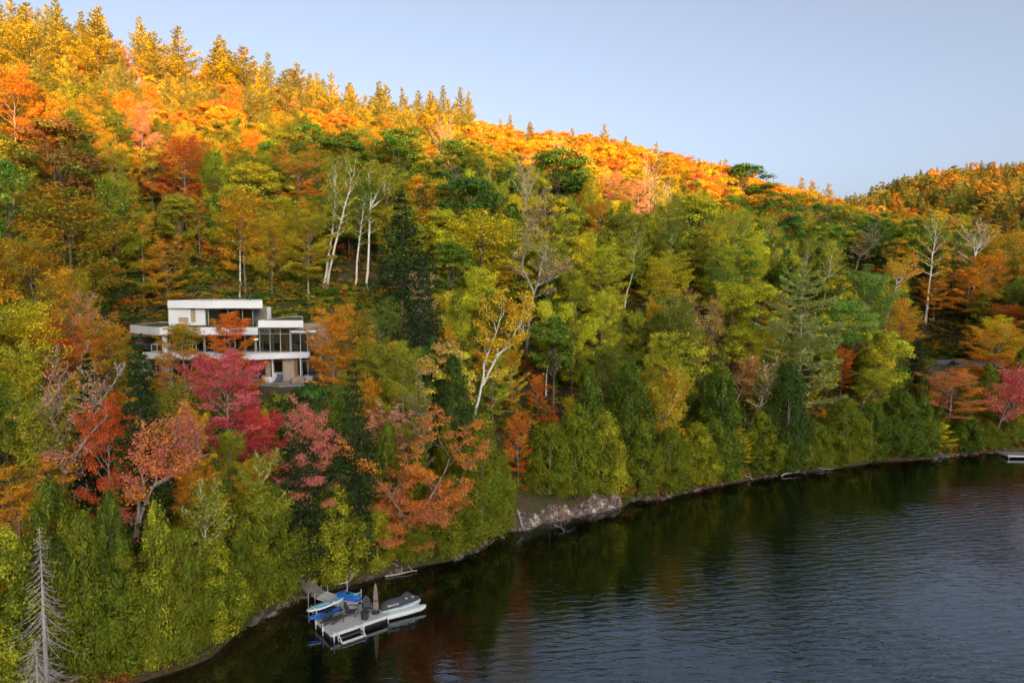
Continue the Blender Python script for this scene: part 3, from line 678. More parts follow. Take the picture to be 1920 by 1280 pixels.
# ------------------------------------------------------------------ trees one can pick out in the photograph
# kind | variant | x | top y | h<height> or b<base y> | crown width px | leaf | accent | label
HERO = '''
cedar|0|18|985|b1345|125|cedar_g|yg|yellow-green cedar filling the bottom-left corner beside the bare grey snag
cedar|1|165|955|b1300|110|cedar_g|cedar|yellow-green cedar just right of the bare grey snag, its pale trunk showing low down
cedar|2|238|1010|b1305|115|cedar|cedar_g|bright cedar at the bottom edge below the leaning pink maple
cedar|3|300|1060|b1275|90|cedar_g|cedar|mid-green cedar on the bank right of the bottom-edge cedars
cedar|4|345|985|b1255|120|cedar|cedar_g|broad cedar overhanging the water at the lower left end of the shore
cedar|0|412|1010|b1228|100|cedar_g|yg|cedar on the shore left of the rocky bank beside the dock
cedar|1|505|905|b1160|125|cedar_g|cedar|large mid-green cedar rising behind the rocky bank left of the dock walkway
cedar|2|455|990|b1190|80|cedar_g|cedar|narrow green cedar squeezed between two broad shore cedars left of the dock
cedar|3|90|900|h12|110|cedar_d|cedar|dark cedar behind the top of the bare grey snag
cedar|4|205|925|h11|90|cedar_d|cedar_g|shaded cedar under the sparse pink maple with two pale stems
cedar|0|290|955|h10|90|cedar_g|yg|cedar behind the curved trunk of the leaning pink maple
maple|1|28|865|h10|200|orange|amber|low orange maple spreading at the left edge above the corner cedar
maple|0|195|738|h13|105|vermil|rust|scarlet maple behind the sparse pink maple with two pale stems
maple|2|365|868|h9|110|orange|amber|orange layered maple tucked behind the leaning pink maple
maple|3|355|768|h10|105|orange|gold|small bright orange maple below the house, left of the crimson maple
spruce|0|260|630|h18|122|hem|dgreen|tall blackish-green spruce standing left of the house
spruce|1|160|662|h13|70|dgreen|hem|narrow dark spruce behind the grey leafless tree left of the house
maple|1|115|588|h12|150|brick|rust|brick-red maple on the slope at far left, level with the house roof
maple|3|150|700|h9|80|olive|amber|low olive and amber maple between the brick-red maple and the dark spruce
airy|0|62|560|h14|130|yg|gold|yellow-green tree at the left edge beside the brick-red maple
airy|1|28|640|h13|110|gold|yg|golden tree at the left edge below the yellow-green one
airy|2|70|735|h13|120|yg|olive|yellow-green tree behind the sparse pink maple at far left
airy|2|190|590|h12|110|amber|olive|amber-olive tree between the brick-red maple and the house terrace
maple_sparse|0|150|545|h14|110|pinkt|rust|thin half-bare maple with grey stems above the brick-red maple
maple|0|428|652|b930|150|crimson|pink|crimson maple standing in front of the middle of the house
maple|2|492|765|h9|95|crimson|brick|smaller dull crimson maple at the lower right of the tall crimson one
maple|3|470|858|h9|75|gold|amber|small golden maple below the crimson maple
cedar|3|400|868|h9|95|cedar_d|cedar_g|dark cedar between the orange layered maple and the golden maple
maple_high|0|588|742|b1078|112|salmon|pink|rose-red maple with a tall clean trunk rising beside the dock walkway
maple|2|622|582|h12|96|orange|amber|bright orange maple at the right-hand corner of the house
maple|3|438|584|b768|104|orange|rust|orange maple growing against the upper floor in the middle of the house
maple|3|348|604|b775|108|amber|olive|olive and amber tree covering the left middle of the house
airy|0|395|700|h8|80|olive|yg|olive tree under the crimson maple just left of the house's lower storey
maple_sparse|1|318|640|h8|60|rust|amber|small rust maple beside the white column of the carport
young_spruce|0|512|733|b794|38|dgreen|pine|leftmost of three young spruces below the house terrace
young_spruce|1|548|742|b804|44|dgreen|pine|middle one of three young spruces below the house terrace
young_spruce|0|578|762|b808|38|pine|green|rightmost and palest of three young spruces below the house terrace
hemlock|0|560|850|h13|130|hem|dgreen|dark hemlock behind the clean trunk of the rose-red maple
hemlock|1|662|715|h17|95|hem|dgreen|tall dark hemlock between the rose-red maple and the small rose maple
spruce|2|618|800|h12|80|hem|dgreen|dark spruce half hidden behind the rose-red maple
cedar|0|632|905|b1098|110|cedar|yg|cedar with two bare pale trunks right of the dock walkway
cedar|2|590|975|h6|60|cedar_g|olive|small olive cedar beside the clean trunk at the dock walkway
cedar|1|712|955|b1078|80|cedar|yg|low cedar on the bank behind the closed umbrella
cedar|4|770|965|b1066|80|cedar_g|cedar|green cedar beneath the left side of the leaning coral maple
cedar|0|850|890|b1045|110|cedar_g|cedar|cedar standing behind the low boughs of the leaning coral maple
maple|1|730|752|h10|85|crimson|pinkt|small rose maple above the olive cedar, up-slope of the leaning coral maple
cedar|3|727|795|h9|60|olive|cedar_g|olive pointed cedar between the small rose maple and the coral maple
cedar|4|905|775|b1010|120|cedar|cedar_g|tall broad cedar on the point left of the pale rock ledge
cedar|2|945|850|b985|56|cedar_g|cedar|narrow cedar at the left end of the pale rock ledge
cedar|1|1030|790|b930|104|cedar|cedar_g|left cedar of the group above the pale rock ledge
cedar|0|1080|758|b924|100|cedar_g|cedar|middle cedar of the group above the pale rock ledge
cedar|3|1130|768|b918|92|cedar|yg|right cedar of the group above the pale rock ledge
airy|2|1082|812|b905|60|yellow|yg|pale yellow sapling among the cedars above the rock ledge
maple|0|972|770|h8|55|rust|amber|rust-orange layered maple in the gap left of the cedars above the rock ledge
maple|2|1008|700|h6|36|rust|amber|small rust-red maple at the foot of the bright yellow birch
cedar|4|850|665|h13|90|cedar_d|dgreen|dark rounded cedar left of the double-stemmed birch
pine|0|784|690|h13|60|pine|grey|thin grey-green pine with a visible stem above the coral maple
maple_sparse|0|786|508|h16|90|tan|pinkt|tan maple with dry sparse leaves and a straight grey trunk
maple|3|838|610|h11|50|amber|gold|small amber maple beside the dry tan maple
airy|0|700|640|h12|110|yg|olive|yellow-green tree right of the orange maple at the house corner
airy|1|655|570|h12|110|olive|amber|olive tree with flat boughs behind the orange maple at the house corner
airy|2|740|690|h10|90|yg|lime|yellow-green tree in front of the dark hemlock
hemlock|0|752|365|h24|130|hem|dgreen|tallest dark hemlock, in the middle of the slope
hemlock|1|792|480|h20|90|hem|dgreen|dark hemlock standing directly behind the dry tan maple
airy|0|905|395|h17|165|yg|gold|big yellow-green tree in the centre of the slope
broadleaf|0|880|335|h16|150|green|dgreen|large deep green tree behind the big yellow-green one
broadleaf|1|838|455|h13|90|green|olive|green tree at the left flank of the big yellow-green one
airy|1|935|540|h14|100|olive|cedar_d|shaded olive tree below the big yellow-green one
airy|2|1130|452|h15|105|lime|yg|lime tree right of the grey half-bare tree
airy|0|1080|505|h13|80|olive|yg|olive tree between the grey half-bare tree and the lime tree
airy|1|1252|468|h14|100|gold|yg|golden-yellow tree in the upper middle of the slope
maple_sparse|1|1282|542|h12|90|salmon|tan|salmon-pink maple above the olive birch with two white stems
maple_sparse|0|1338|552|h13|50|brick|tan|narrow brick-red maple right of the salmon-pink one
airy|2|1140|640|h12|110|olive|cedar_g|olive tree below the lime tree
cedar|4|1180|680|h13|110|cedar_d|cedar_g|dark cedar left of the long curved white birch stem
cedar|0|1105|700|h11|80|cedar_d|cedar_g|shaded cedar right of the bright yellow birch
cedar|2|1210|790|b936|70|cedar_g|cedar|first shore cedar right of the pale rock ledge
cedar|1|1262|800|b930|80|cedar_g|cedar|shore cedar beneath the white birch with the crooked stem
cedar|3|1310|790|b918|80|cedar|yg|third shore cedar right of the pale rock ledge
cedar|0|1352|690|h14|80|cedar_d|cedar_g|tall dark cedar left of the forked grey birch
cedar|4|1362|800|b905|60|cedar_g|cedar|small shore cedar left of the tiny golden maple
maple|1|1392|800|b880|45|yellow|gold|tiny golden maple among the shore cedars
cedar|2|1430|770|b890|80|cedar_g|cedar|shore cedar right of the tiny golden maple
cedar|1|1480|690|h14|90|cedar_d|dgreen|dark broad cedar left below the layered white pine
cedar|0|1478|795|b882|80|cedar_g|cedar|low shore cedar below the dark broad cedar
cedar|3|1532|790|b878|70|cedar|cedar_g|shore cedar under the lowest boughs of the layered white pine
cedar|4|1588|745|b872|90|cedar_g|cedar|pointed shore cedar right of the layered white pine
cedar|1|1640|755|b862|80|cedar_d|cedar_g|dark shore cedar left of the bright yellow shore maple
cedar|0|1690|730|b858|90|cedar_g|cedar_d|wide shore cedar two places left of the bright yellow shore maple
cedar|2|1735|745|b857|70|cedar_d|cedar_g|cedar touching the left side of the bright yellow shore maple
maple|3|1768|790|b858|50|yellow|gold|bright yellow narrow maple at the water's edge
cedar|3|1818|775|b852|70|cedar_d|cedar_g|shore cedar right of the bright yellow maple
cedar|4|1858|790|b848|55|cedar_g|cedar|last full shore cedar before the distant dock
maple|0|1785|690|h10|110|salmon|orange|coral-orange layered maple above the bright yellow shore maple
maple|1|1872|600|h13|118|orange|amber|big orange maple right of the gravel drive
maple|2|1905|568|h12|90|vermil|orange|orange-red maple at the right edge above the big orange maple
airy|0|1868|590|h11|60|yellow|gold|yellow tree between the two orange maples at the right edge
maple|3|1912|690|h9|100|crimson|pinkt|crimson maple at the right edge above the distant dock
spruce|0|1722|632|h9|45|dgreen|hem|slim dark spruce left of the gravel drive
airy|1|1690|560|b668|62|gold|orange|golden hanging-leaved tree behind the leaning white birch left of the drive
airy|2|1625|500|h15|110|pale|green|pale green tree right of the top of the layered white pine
broadleaf|2|1590|560|h14|100|pale|green|second pale green tree, lower, right of the layered white pine
maple|0|1580|650|h8|50|orange|rust|small orange maple behind the right boughs of the layered white pine
airy|0|1640|690|h10|80|olive|yg|olive tree above the shore cedars left of the drive
maple|1|1750|512|b607|60|orange|amber|orange tiered maple around the white trunk above the drive
maple|3|1812|500|b612|75|amber|orange|amber tiered maple left of the tall white forked trunk above the drive
maple|2|1850|468|b600|70|orange|amber|orange tiered maple right of the tall white forked trunk above the drive
airy|1|1870|430|b590|100|olive|amber|olive tree behind the orange tiered maples above the drive
broadleaf|4|1795|425|h16|110|olive|green|round olive tree above the orange tiered maples
broadleaf|3|1420|530|h13|100|yg|lime|round yellow-green tree left of the layered white pine
airy|2|1370|520|h13|90|lime|yg|lime tree left of the round yellow-green tree
maple|0|1458|545|h10|60|amber|gold|amber maple touching the left boughs of the layered white pine
airy|0|1440|630|h11|80|yg|gold|yellow-green tree low left of the layered white pine
maple|2|1378|625|h8|40|crimson|pinkt|small wine-coloured maple left of the layered white pine
broadleaf|0|1395|308|h17|110|green|dgreen|large dark green tree poking above the skyline on the right
broadleaf|2|1050|282|h18|125|dgreen|green|large dark green tree in front of the sunlit ridge
broadleaf|1|845|262|h16|70|green|olive|green tree standing against the sunlit golden slope
broadleaf|4|742|240|h17|110|olive|green|round olive tree half in sun near the top of the slope
broadleaf|3|645|248|h16|110|green|olive|round green tree at the edge of the sunlit slope
maple|1|560|270|h16|120|amber|orange|amber maple in the shade just under the sunlit slope
maple|0|345|250|h17|110|rust|orange|orange-red maple on the boundary of sun and shade
broadleaf|0|105|222|h17|165|brown|olive|big dark brown-olive tree at the upper left, first below the sunlight
airy|1|215|330|h15|100|green|yg|green tree below the big dark brown-olive tree
airy|0|130|352|h17|190|amber|olive|large tan-amber tree filling the left of the middle slope
airy|2|60|430|h15|110|amber|olive|amber tree at the left of the large tan-amber one
broadleaf|1|8|300|h16|60|green|pale|blue-green tree cut by the left edge
maple|3|262|395|h14|80|yg|amber|yellow-green tree with tiered boughs above the house
maple|1|310|440|h13|90|olive|amber|olive tiered tree above the left end of the house
airy|0|455|355|h15|100|yg|amber|yellow-green tree above the house roof
airy|1|505|400|h13|80|amber|yg|amber-green tree above the right side of the house roof
maple|2|575|390|h14|95|gold|olive|golden-olive tiered maple above the right end of the house
airy|2|720|300|h15|90|olive|yg|olive tree behind the white birches above the house
maple|0|20|120|h18|110|amber|orange|sunlit orange-red maple at the left edge
maple|2|262|185|h15|55|pinkt|amber|pink sunlit maple with pale stems under the ridge pines
maple|1|1150|318|h14|60|pinkt|salmon|sunlit pink maple right of the large dark green tree
maple|3|1195|338|h14|70|tan|pinkt|sunlit salmon maple second right of the large dark green tree
maple|0|1125|372|h12|60|orange|gold|lowest sunlit orange maple below the pink one
pine|3|1240|282|h14|30|pine|gold|small pine standing up from the skyline right of centre
spruce|1|995|228|h16|36|pine|gold|pointed conifer alone on the skyline at mid-ridge
pine|0|810|180|h20|60|pine|gold|last tall pine at the right end of the ridge pines
pine|1|712|148|h20|70|pine|gold|tall ridge pine third from the right end of the pines
pine|2|655|138|h20|60|pine|gold|ridge pine left of a small gap in the skyline
pine|3|545|105|h20|70|pine|gold|ridge pine with a blunt top above the amber maple
pine|0|455|88|h22|80|pine|gold|broad ridge pine above the house
pine|1|408|78|h22|60|pine|gold|ridge pine leaning on its broader neighbour above the house
pine|2|332|50|h24|85|pine|gold|tall spreading ridge pine with sky on both sides of its top
pine|3|288|58|h20|45|pine|gold|narrow ridge pine left of the tall spreading one
pine|0|180|20|h25|95|pine|gold|second tall pine from the upper left corner
pine|1|108|18|h22|50|pine|gold|slim pine between the two tallest pines at upper left
pine|2|50|8|h25|110|pine|gold|tallest pine in the upper left corner
'''
# white and leaning trees: kind | stems in photo pixels (base first) ; | crown points spread | leaf | accent | leaf density | label
STEMS = '''
birch|435,1100 436,1035 452,1005 470,955 490,905 505,885;438,1040 458,1005 480,985 500,965|45|yg|cedar|14|leaning birch with a forked white stem above the large shore cedar
birch|312,1175 320,1110 345,1080 372,1060 376,1030 386,985 392,950|50|cedar|yg|11|white birch with a sharply kinked stem leaning over the shore cedars
maple|210,1150 223,1105 240,1050 252,1000 268,960 290,900 310,850 330,815;255,1000 262,950 275,900 262,850;290,905 340,870 385,850|60|pink|orange|13|leaning maple with a twisted grey trunk and pink leaves turning orange
maple|122,1080 116,1030 112,960 118,890 110,840 96,780 86,735;112,960 92,900 72,850 60,815;118,890 150,840 190,800 222,765|72|pinkt|salmon|5|sparse half-bare maple with two pale stems and dusty pink leaves
bare|172,860 170,800 165,740 160,690 158,660;170,780 195,735 215,700;168,770 150,740 142,715|20|grey|grey|0|leafless grey tree with forked arms in front of the narrow dark spruce
birch|875,830 890,775 905,715 908,680 930,620 946,580;905,720 930,670 960,630 978,598;930,665 965,640 985,622|50|amber|gold|12|tall birch with two white stems forming a V above the tall broad cedar
birch|1024,745 1025,700 1031,668 1048,630 1060,600;1031,668 1070,650 1092,640;1030,665 1028,630 1033,605|42|yellow|lime|28|bright yellow birch with a white forked stem in the centre
birch|1228,740 1238,705 1250,670 1262,640 1290,610;1242,700 1262,668 1275,650 1310,642|48|olive|tan|10|olive-leaved birch with two white stems
birch|1233,890 1235,850 1238,820 1236,805 1248,785 1262,760 1278,745|50|amber|yg|15|gold-olive birch with a crooked snaking white stem
birch|1150,800 1172,762 1195,740 1218,728 1250,722|30|amber|olive|9|birch bent over into a long low white arc
birch|985,680 991,615 998,560 1010,520 1024,470 1030,420;1000,545 980,500 985,450;1004,535 1040,520 1066,540|55|grey|tan|7|large half-bare grey tree with a whitish lower trunk
birch|1168,585 1176,548 1188,505 1190,470 1200,450|34|yg|olive|10|birch with a short white stem showing above the lime tree's right side
birch|1212,585 1225,540 1240,515|25|gold|olive|12|slanting white-stemmed birch beside the salmon-pink maple
birch|1396,850 1402,805 1425,760 1436,725 1450,700;1424,762 1455,735|30|olive|tan|5|forked grey-white birch leaning right among the dark cedars
birch|1366,790 1374,762 1395,720 1412,690|24|brown|tan|8|thin white birch leaning right, left of the forked one
birch|1606,780 1620,750 1650,705 1668,670|30|yg|gold|11|leaning birch with a white stem above the shore cedars left of the drive
birch|1655,650 1664,600 1675,560 1682,525;1682,530 1705,515 1730,508|34|gold|orange|10|white birch leaning toward the dark hollow above the drive
birch|604,545 612,510 622,440 628,380 630,325|38|yg|olive|9|left birch of the four slender white trunks above the house's right end
birch|610,545 618,505 640,410 655,355 665,320|34|olive|yg|8|leaning second birch of the four slender white trunks above the house
birch|664,545 670,490 680,400 684,360|26|olive|green|8|third of the four slender white trunks above the house, the thinnest
birch|686,545 690,510 693,430 695,355 690,320;695,385 715,340;694,390 730,362|32|olive|yg|9|right birch of the four, forking wide into pale arms
birch|1370,0 1370,0|0|yg|yg|0|skip
birch|1735,600 1742,545 1748,480 1755,430|38|olive|yg|10|straight white-trunked tree at the left of the orange tiered maples
birch|1822,585 1826,540 1828,480 1826,440;1828,480 1840,450|34|olive|amber|4|tall white forked trunk among the orange tiered maples above the drive
birch|1855,870 1862,832 1875,790 1892,755 1910,725;1880,785 1905,765|45|crimson|salmon|10|leaning pale-stemmed maple with thin crimson leaves at the right edge
maple|728,1040 758,998 786,963 808,930 828,900 842,858;766,985 748,943 738,915;786,963 838,930 893,932 935,948;761,998 803,1000 835,1030 880,1048|112|coral|orange|30|coral-red maple leaning far out over the water
birch|240,470 238,420 232,370|30|olive|amber|8|pale thin tree between the tan-amber and the yellow-green trees
birch|449,545 450,470 455,400|30|olive|amber|8|straight pale trunk above the left end of the house roof
birch|1600,520 1612,480 1640,455|30|olive|grey|6|grey leaning tree above the pale green trees
birch|1540,590 1548,540 1556,505 1560,480|30|lime|olive|8|white-limbed birch right beside the top of the layered white pine
'''
random.seed(21)
HEROES = []
def pxw(K, sc, wpx, d):
    return (wpx / FPX * d / 2) / (K.R * sc)
for ln in HERO.strip().split('\n'):
    kd, v, px, yt, hb, wp, ca, cb, lab = ln.split('|')
    px = float(px); yt = float(yt); wp = float(wp); K = KINDS[kd][int(v) % len(KINDS[kd])]
    if hb[0] == 'h':
        H = float(hb[1:]); x, y, d = solve_top(px, yt, H)
    else:
        yb = float(hb[1:]); h = hit_terrain(px, yb)
        if h is None or yb > 1280:
            x, y = on_z(px, yb, .6); z = .6
            # keep it on land
            s = x * DV[0] + y * DV[1]; t = x * NV[0] + y * NV[1] - shore(s)
            if t < 1.0: x, y = xy_of(s, 1.0)
        else: x, y, z = h
        s = x * DV[0] + y * DV[1]; t = x * NV[0] + y * NV[1] - shore(s)
        if t < .9: x, y = xy_of(s, .9)
        z = float(height(x, y)); d = y * CP - (z - CAMZ) * SP
        # height from the row of its top
        r = ray(px, yt); H = (CAMZ + r[2] * (y / r[1])) - z
        H = max(H, 2.0)
    if kd in ('pine', 'spruce') and d > 150: pass
    wid = pxw(K, H / K.H, wp, d)
    make_tree(kd, int(v), x, y, H, wid, ca, cb, lab)
    PLACED.append((x, y, K.R * H / K.H * wid, px, yt, d, H, ca))
    HEROES.append((lab, px, yt, d, H))

# the layered white pine
def special(kind, K, x, y, lab, ca, cb, H, wid=1, rz=0.0, cpx=None):
    r = make_tree(kind, 0, x, y, H, wid, ca, cb, lab, rz=rz, K=K)
    PLACED.append((x, y, K.R, cpx or proj(x, y, height(x, y))[0], proj(x, y, height(x, y) + H)[1], y, H, ca, 1))
    return r
x, y, d = solve_top(1506, 488, 24)
K = conifer('pine', 301, H=24, R=5.4, base=.14, whorls=21, per=6, elev=.04, droop=-.02, tipup=.12, dens=230, L0=.50, W0=.15, irregular=.42, prof='col', thick=.022, spreadw=.17, inner=.38, bark=M_BARK_PALE)
special('pine', K, x, y, 'tall layered white pine with flat grey-green boughs standing above the shore cedars', 'wpine', 'wpine', 24)

for li, ln in enumerate(STEMS.strip().split('\n')):
    kd, st, spr, ca, cb, nl, lab = ln.split('|')
    if lab == 'skip': continue
    st = [[tuple(map(float, p.split(','))) for p in s.split()] for s in st.split(';')]
    bx, by = st[0][0]
    h = hit_terrain(bx, by)
    if h is None: print('NOHIT', lab); continue
    x, y, z = h; z = float(height(x, y))
    stems = []
    rsx = np.random.RandomState(500 + li)
    for si, s in enumerate(st):
        P = []
        for j, (a, b) in enumerate(s):
            X, Z = at(a, b, y); P.append((X - x, 0, Z - z))
        P = np.array(P)
        # refine and give the stem some depth of its own
        P = np.stack([np.interp(np.linspace(0, len(P) - 1, len(P) * 2 - 1), np.arange(len(P)), P[:, k]) for k in range(3)], 1)
        P[1:-1] += rsx.normal(0, .07, P[1:-1].shape)
        P[:, 1] += np.linspace(0, rsx.uniform(-1.2, 1.2) if si else 0, len(P))
        P = P[np.r_[True, np.diff(np.maximum.accumulate(P[:, 2])) > 1e-4]]
        if len(P) >= 2: stems.append(P)
    H = max(s[-1][2] for s in stems) * 1.02
    spread = float(spr) / FPX * y
    bk = {'birch': M_BARK_BIRCH, 'maple': M_BARK_PALE, 'bare': M_BARK_DEAD}[kd]
    if 'half-bare grey' in lab or 'grey leaning' in lab or 'pale-stemmed maple' in lab: bk = M_BARK_PALE
    nl = int(nl); big = 'coral-red' in lab; sparse = nl < 8
    lo = min(.5, max(.25, stems[0][min(2, len(stems[0]) - 1)][2] / H))
    if big: lo = .10
    elif kd == 'birch' and 'yellow birch' not in lab: lo = max(lo, .46)
    fine = y < 75
    K = deciduous(kd, 600 + li, H=H, spread=spread * .8, base=lo, limbs=30 if big else (22 if kd != 'birch' else 18), subs=6, twigs=4, nleaf=int(nl * 1.5) if fine else int(nl * 1.3), size=.155 if fine else .22,
                  sh=.30 if fine else .38, sv=.12 if big else .22, tierflat=.8 if big else .3, bark=bk, env='flat' if big else 'vase', stems=stems, r0=max(.13, H * .0125) * (1.25 if kd != 'birch' else 1),
                  up0=.1 if big else .35, up1=1.0 if big else 1.35, curve=.15, twig_wood=sparse or fine, wood_k=1.6 if sparse else 1.0, keep=.85)
    nm = 'maple' if 'maple' in lab else kd
    if nm == 'maple': kd2 = 'maple'
    else: kd2 = kd
    special(kd2, K, x, y, lab, ca, cb, K.H, rz=0.0, cpx=sum(q[0] for w_ in st for q in w_) / sum(len(w_) for w_ in st))

# bare grey snag at the lower left
x, y = on_z(90, 1312, 1.0)
h = float(height(x, y)); r = ray(88, 985); Hs = CAMZ + r[2] * (y / r[1]) - h
K1 = conifer('snag', 401, H=Hs, R=2.3, base=.12, whorls=30, per=5, elev=-.25, droop=.5, tipup=.0, leafless=True, twig=5, prof='cone', bark=M_BARK_DEAD, trunk_r=.15, irregular=.35, gap=(.36, .45))
r = make_tree('spruce', 0, x, y, Hs, 1, K=K1, label='dead grey snag with bare drooping branches at the lower left', tname='dead_spruce', cat='dead tree', rz=0)
PLACED.append((x, y, 1.5, 88, 985, y, Hs, 'grey'))
K2 = conifer('snag', 402, H=6.2, R=2.5, base=.1, whorls=17, per=7, elev=-.2, droop=.55, tipup=.0, leafless=True, twig=9, prof='col', bark=M_BARK_DEAD, trunk_r=.12, irregular=.3)
x2, y2 = x + .6, y - 1.6
make_tree('spruce', 0, x2, y2, 6.2, 1, K=K2, label='short dead conifer, a dense tangle of grey twigs at the foot of the snag', tname='dead_spruce', cat='dead tree', rz=1)
PLACED.append((x2, y2, 1.5, 90, 1150, y, 6, 'grey'))
# ------------------------------------------------------------------ the rest of the forest
def zone(px, py, s, t, rs):
    """what grows here: (kind, colour, accent, height)"""
    r = rs.rand(); 
    if t < 7.5 and s < 140:
        return ('cedar' if r < .85 else 'airy'), rs.choice(['cedar_g', 'cedar', 'cedar_d']), 'cedar', rs.uniform(8, 12)
    far = s > 330
    hillT = float(np.interp(s, CREST_S, CREST_T))
    q = t / hillT
    if far and q > .62 and s > 455:
        return ('far_pine' if r < .75 else 'far_round'), rs.choice(['pine', 'dgreen', 'olive']), rs.choice(['olive', 'pine', 'amber']), rs.uniform(11, 20)
    if q > .60 and s < 125 and px < 880:      # pines along the ridge
        if r < .62: return 'pine', 'pine', rs.choice(['gold', 'pine']), rs.uniform(16, 24)
        return 'airy', rs.choice(['gold', 'amber', 'orange', 'yg']), rs.choice(['orange', 'gold', 'salmon']), rs.uniform(12, 16)
    if q > .52:
        if r < .06: return 'pine', 'pine', 'gold', rs.uniform(14, 18)
        return 'broadleaf', rs.choice(['gold', 'amber', 'orange', 'yg', 'tan', 'rust', 'salmon'], p=[.34, .26, .1, .18, .06, .03, .03] if s < 190 else [.2, .2, .05, .3, .22, .02, .01]), rs.choice(['orange', 'gold', 'amber', 'gold']), rs.uniform(10, 14)
    if s > 140:
        return ('broadleaf' if r < .7 else 'airy'), rs.choice(['olive', 'green', 'dgreen', 'yg', 'amber', 'brick', 'brown', 'grey'], p=[.34, .27, .15, .12, .04, .02, .03, .03]), rs.choice(['olive', 'green', 'yg', 'amber']), rs.uniform(10, 15)
    if px < 330:
        return rs.choice(['airy', 'maple', 'broadleaf']), rs.choice(['olive', 'amber', 'yg', 'brown', 'green', 'rust'], p=[.32, .14, .22, .05, .24, .03]), rs.choice(['amber', 'olive', 'yg']), rs.uniform(11, 16)
    if px < 800:
        return rs.choice(['airy', 'maple', 'broadleaf'], p=[.4, .35, .25]), rs.choice(['olive', 'green', 'yg', 'amber', 'dgreen', 'gold'], p=[.3, .26, .17, .09, .13, .05]), rs.choice(['amber', 'olive', 'yg', 'green']), rs.uniform(11, 16)
    if r < .10: return 'cedar', 'cedar_d', 'cedar_g', rs.uniform(10, 13)
    if r < .125 and t > 55: return 'bare', 'grey', 'grey', rs.uniform(12, 16)
    if r < .22: return 'birch', rs.choice(['yg', 'olive', 'gold']), 'yg', rs.uniform(11, 15)
    return rs.choice(['airy', 'broadleaf', 'maple'], p=[.5, .35, .15]), rs.choice(['yg', 'olive', 'green', 'gold', 'lime', 'amber', 'tan', 'rust'], p=[.24, .32, .27, .05, .03, .04, .03, .02]), rs.choice(['yg', 'olive', 'lime', 'gold']), rs.uniform(10, 15)

FILL = []
def fill_forest():
    rs = np.random.RandomState(77)
    pts = []
    t = 2.2
    while t < 262:
        step = 3.6 if t < 10 else (4.6 if t < 90 else 5.4)
        s = -75.0
        while s < 980:
            st = step * (1 if s < 260 else 1.35)
            pts.append((s + rs.uniform(-.42, .42) * st, t + rs.uniform(-.4, .4) * step)); s += st
        t += step
    P = np.array(pts)
    X, Y = xy_of(P[:, 0], P[:, 1]); Z = height(X, Y)
    PX, PY, DD = proj(X, Y, Z + 10)
    hero = np.array([(a[0], a[1], a[2]) for a in PLACED])
    hp = [(a[3], a[4], a[5], a[6], .93 if len(a) > 8 else .5, min(a[2], 5.5) / a[5] * FPX) for a in PLACED]
    for i in range(len(P)):
        s, tt = P[i]; x, y, z = X[i], Y[i], Z[i]
        if DD[i] < 36 or PX[i] < -420 or PX[i] > 2250: continue
        if rs.rand() < (.0 if tt > 8 else (.12 if s > 14 else .5)): continue
        if tt > 105 and s < 125 and PX[i] < 880 and rs.rand() < .45: continue
        if S_LEDGE0 - 1 < s < S_LEDGE1 + 1 and tt < 4.6: continue
        dd = np.hypot(hero[:, 0] - x, hero[:, 1] - y)
        if (dd < np.minimum(2.8, .55 * hero[:, 2] + 1.0)).any(): continue
        kd, ca, cb, H = zone(PX[i], PY[i], s, tt, rs)
        if 6 < tt < 50 and s > 15: H *= 1.2
        # open ground: house terrace and lawn, the cut bank behind it, the drive, the walkway
        hx, hy = x - HOUSE_C[0], y - HOUSE_C[1]
        if abs(hx) < 16 and -10.5 < hy < 17: continue
        if abs(hx + 2) < 19 and -19 < hy <= -10.5: continue
        if math.hypot((x - 91) / 15, (y - 140) / 18) < 1: continue
        if -19.5 < x < -8.5 and 52 < y < 60.5: continue
        if tt > 100 and z < 0: continue
        # keep picked-out trees in view: nothing tall right in front of them
        pxc, pyt, d = proj(x, y, z + H)
        R = 3.6; w = R / d * FPX * max(.7, H / 14)
        blk = False
        for (a, b, dh, hh, fr, hw) in hp:
            if d < dh + (.5 if fr > .6 else -1.0) and d > dh - (60 if fr > .6 else 40) and abs(pxc - a) < (w * 1.15 + hw * .8 if fr > .6 else w * .8 + 14) and pyt < b + hh / dh * FPX * fr:
                blk = True; ybn = b + hh / dh * FPX * (fr + .05); break
        for (wa, wb, wy, wd_) in ((1730, 1822, 702, 150), (262, 600, 716, 82), (975, 1175, 945, 82), (560, 600, 1110, 60)):
            if d < wd_ and wa - w * .6 < pxc < wb + w * .6 and pyt < wy: ybn = max(ybn, wy) if blk else wy; blk = True
        if blk:
            # shrink so that its top stays below the picked-out crown's middle; drop it when it would be a bush
            r = ray(pxc, ybn); Hn = CAMZ + r[2] * (y / r[1]) - z
            if Hn < 4.5: continue
            H = min(H, Hn)
            if H < 7 and kd in ('broadleaf', 'airy', 'maple', 'birch', 'pine'):
                kd = 'cedar' if rs.rand() < .35 else 'airy'
        if d > 175 and (kd == 'pine' or d > 300 or rs.rand() < .55): kd = {'broadleaf': 'far_round', 'airy': 'far_round', 'maple': 'far_round', 'pine': 'pine' if d < 330 else 'far_pine', 'birch': 'far_round', 'cedar': 'far_round'}.get(kd, kd)
        elif d > 110 and kd == 'cedar': kd = 'cedar_far'
        FILL.append([kd, rs.randint(50), x, y, z, H, ca, cb, rs.uniform(0, 6.28), rs.uniform(.72, 1.1), d])
fill_forest()
print('FILL', len(FILL))

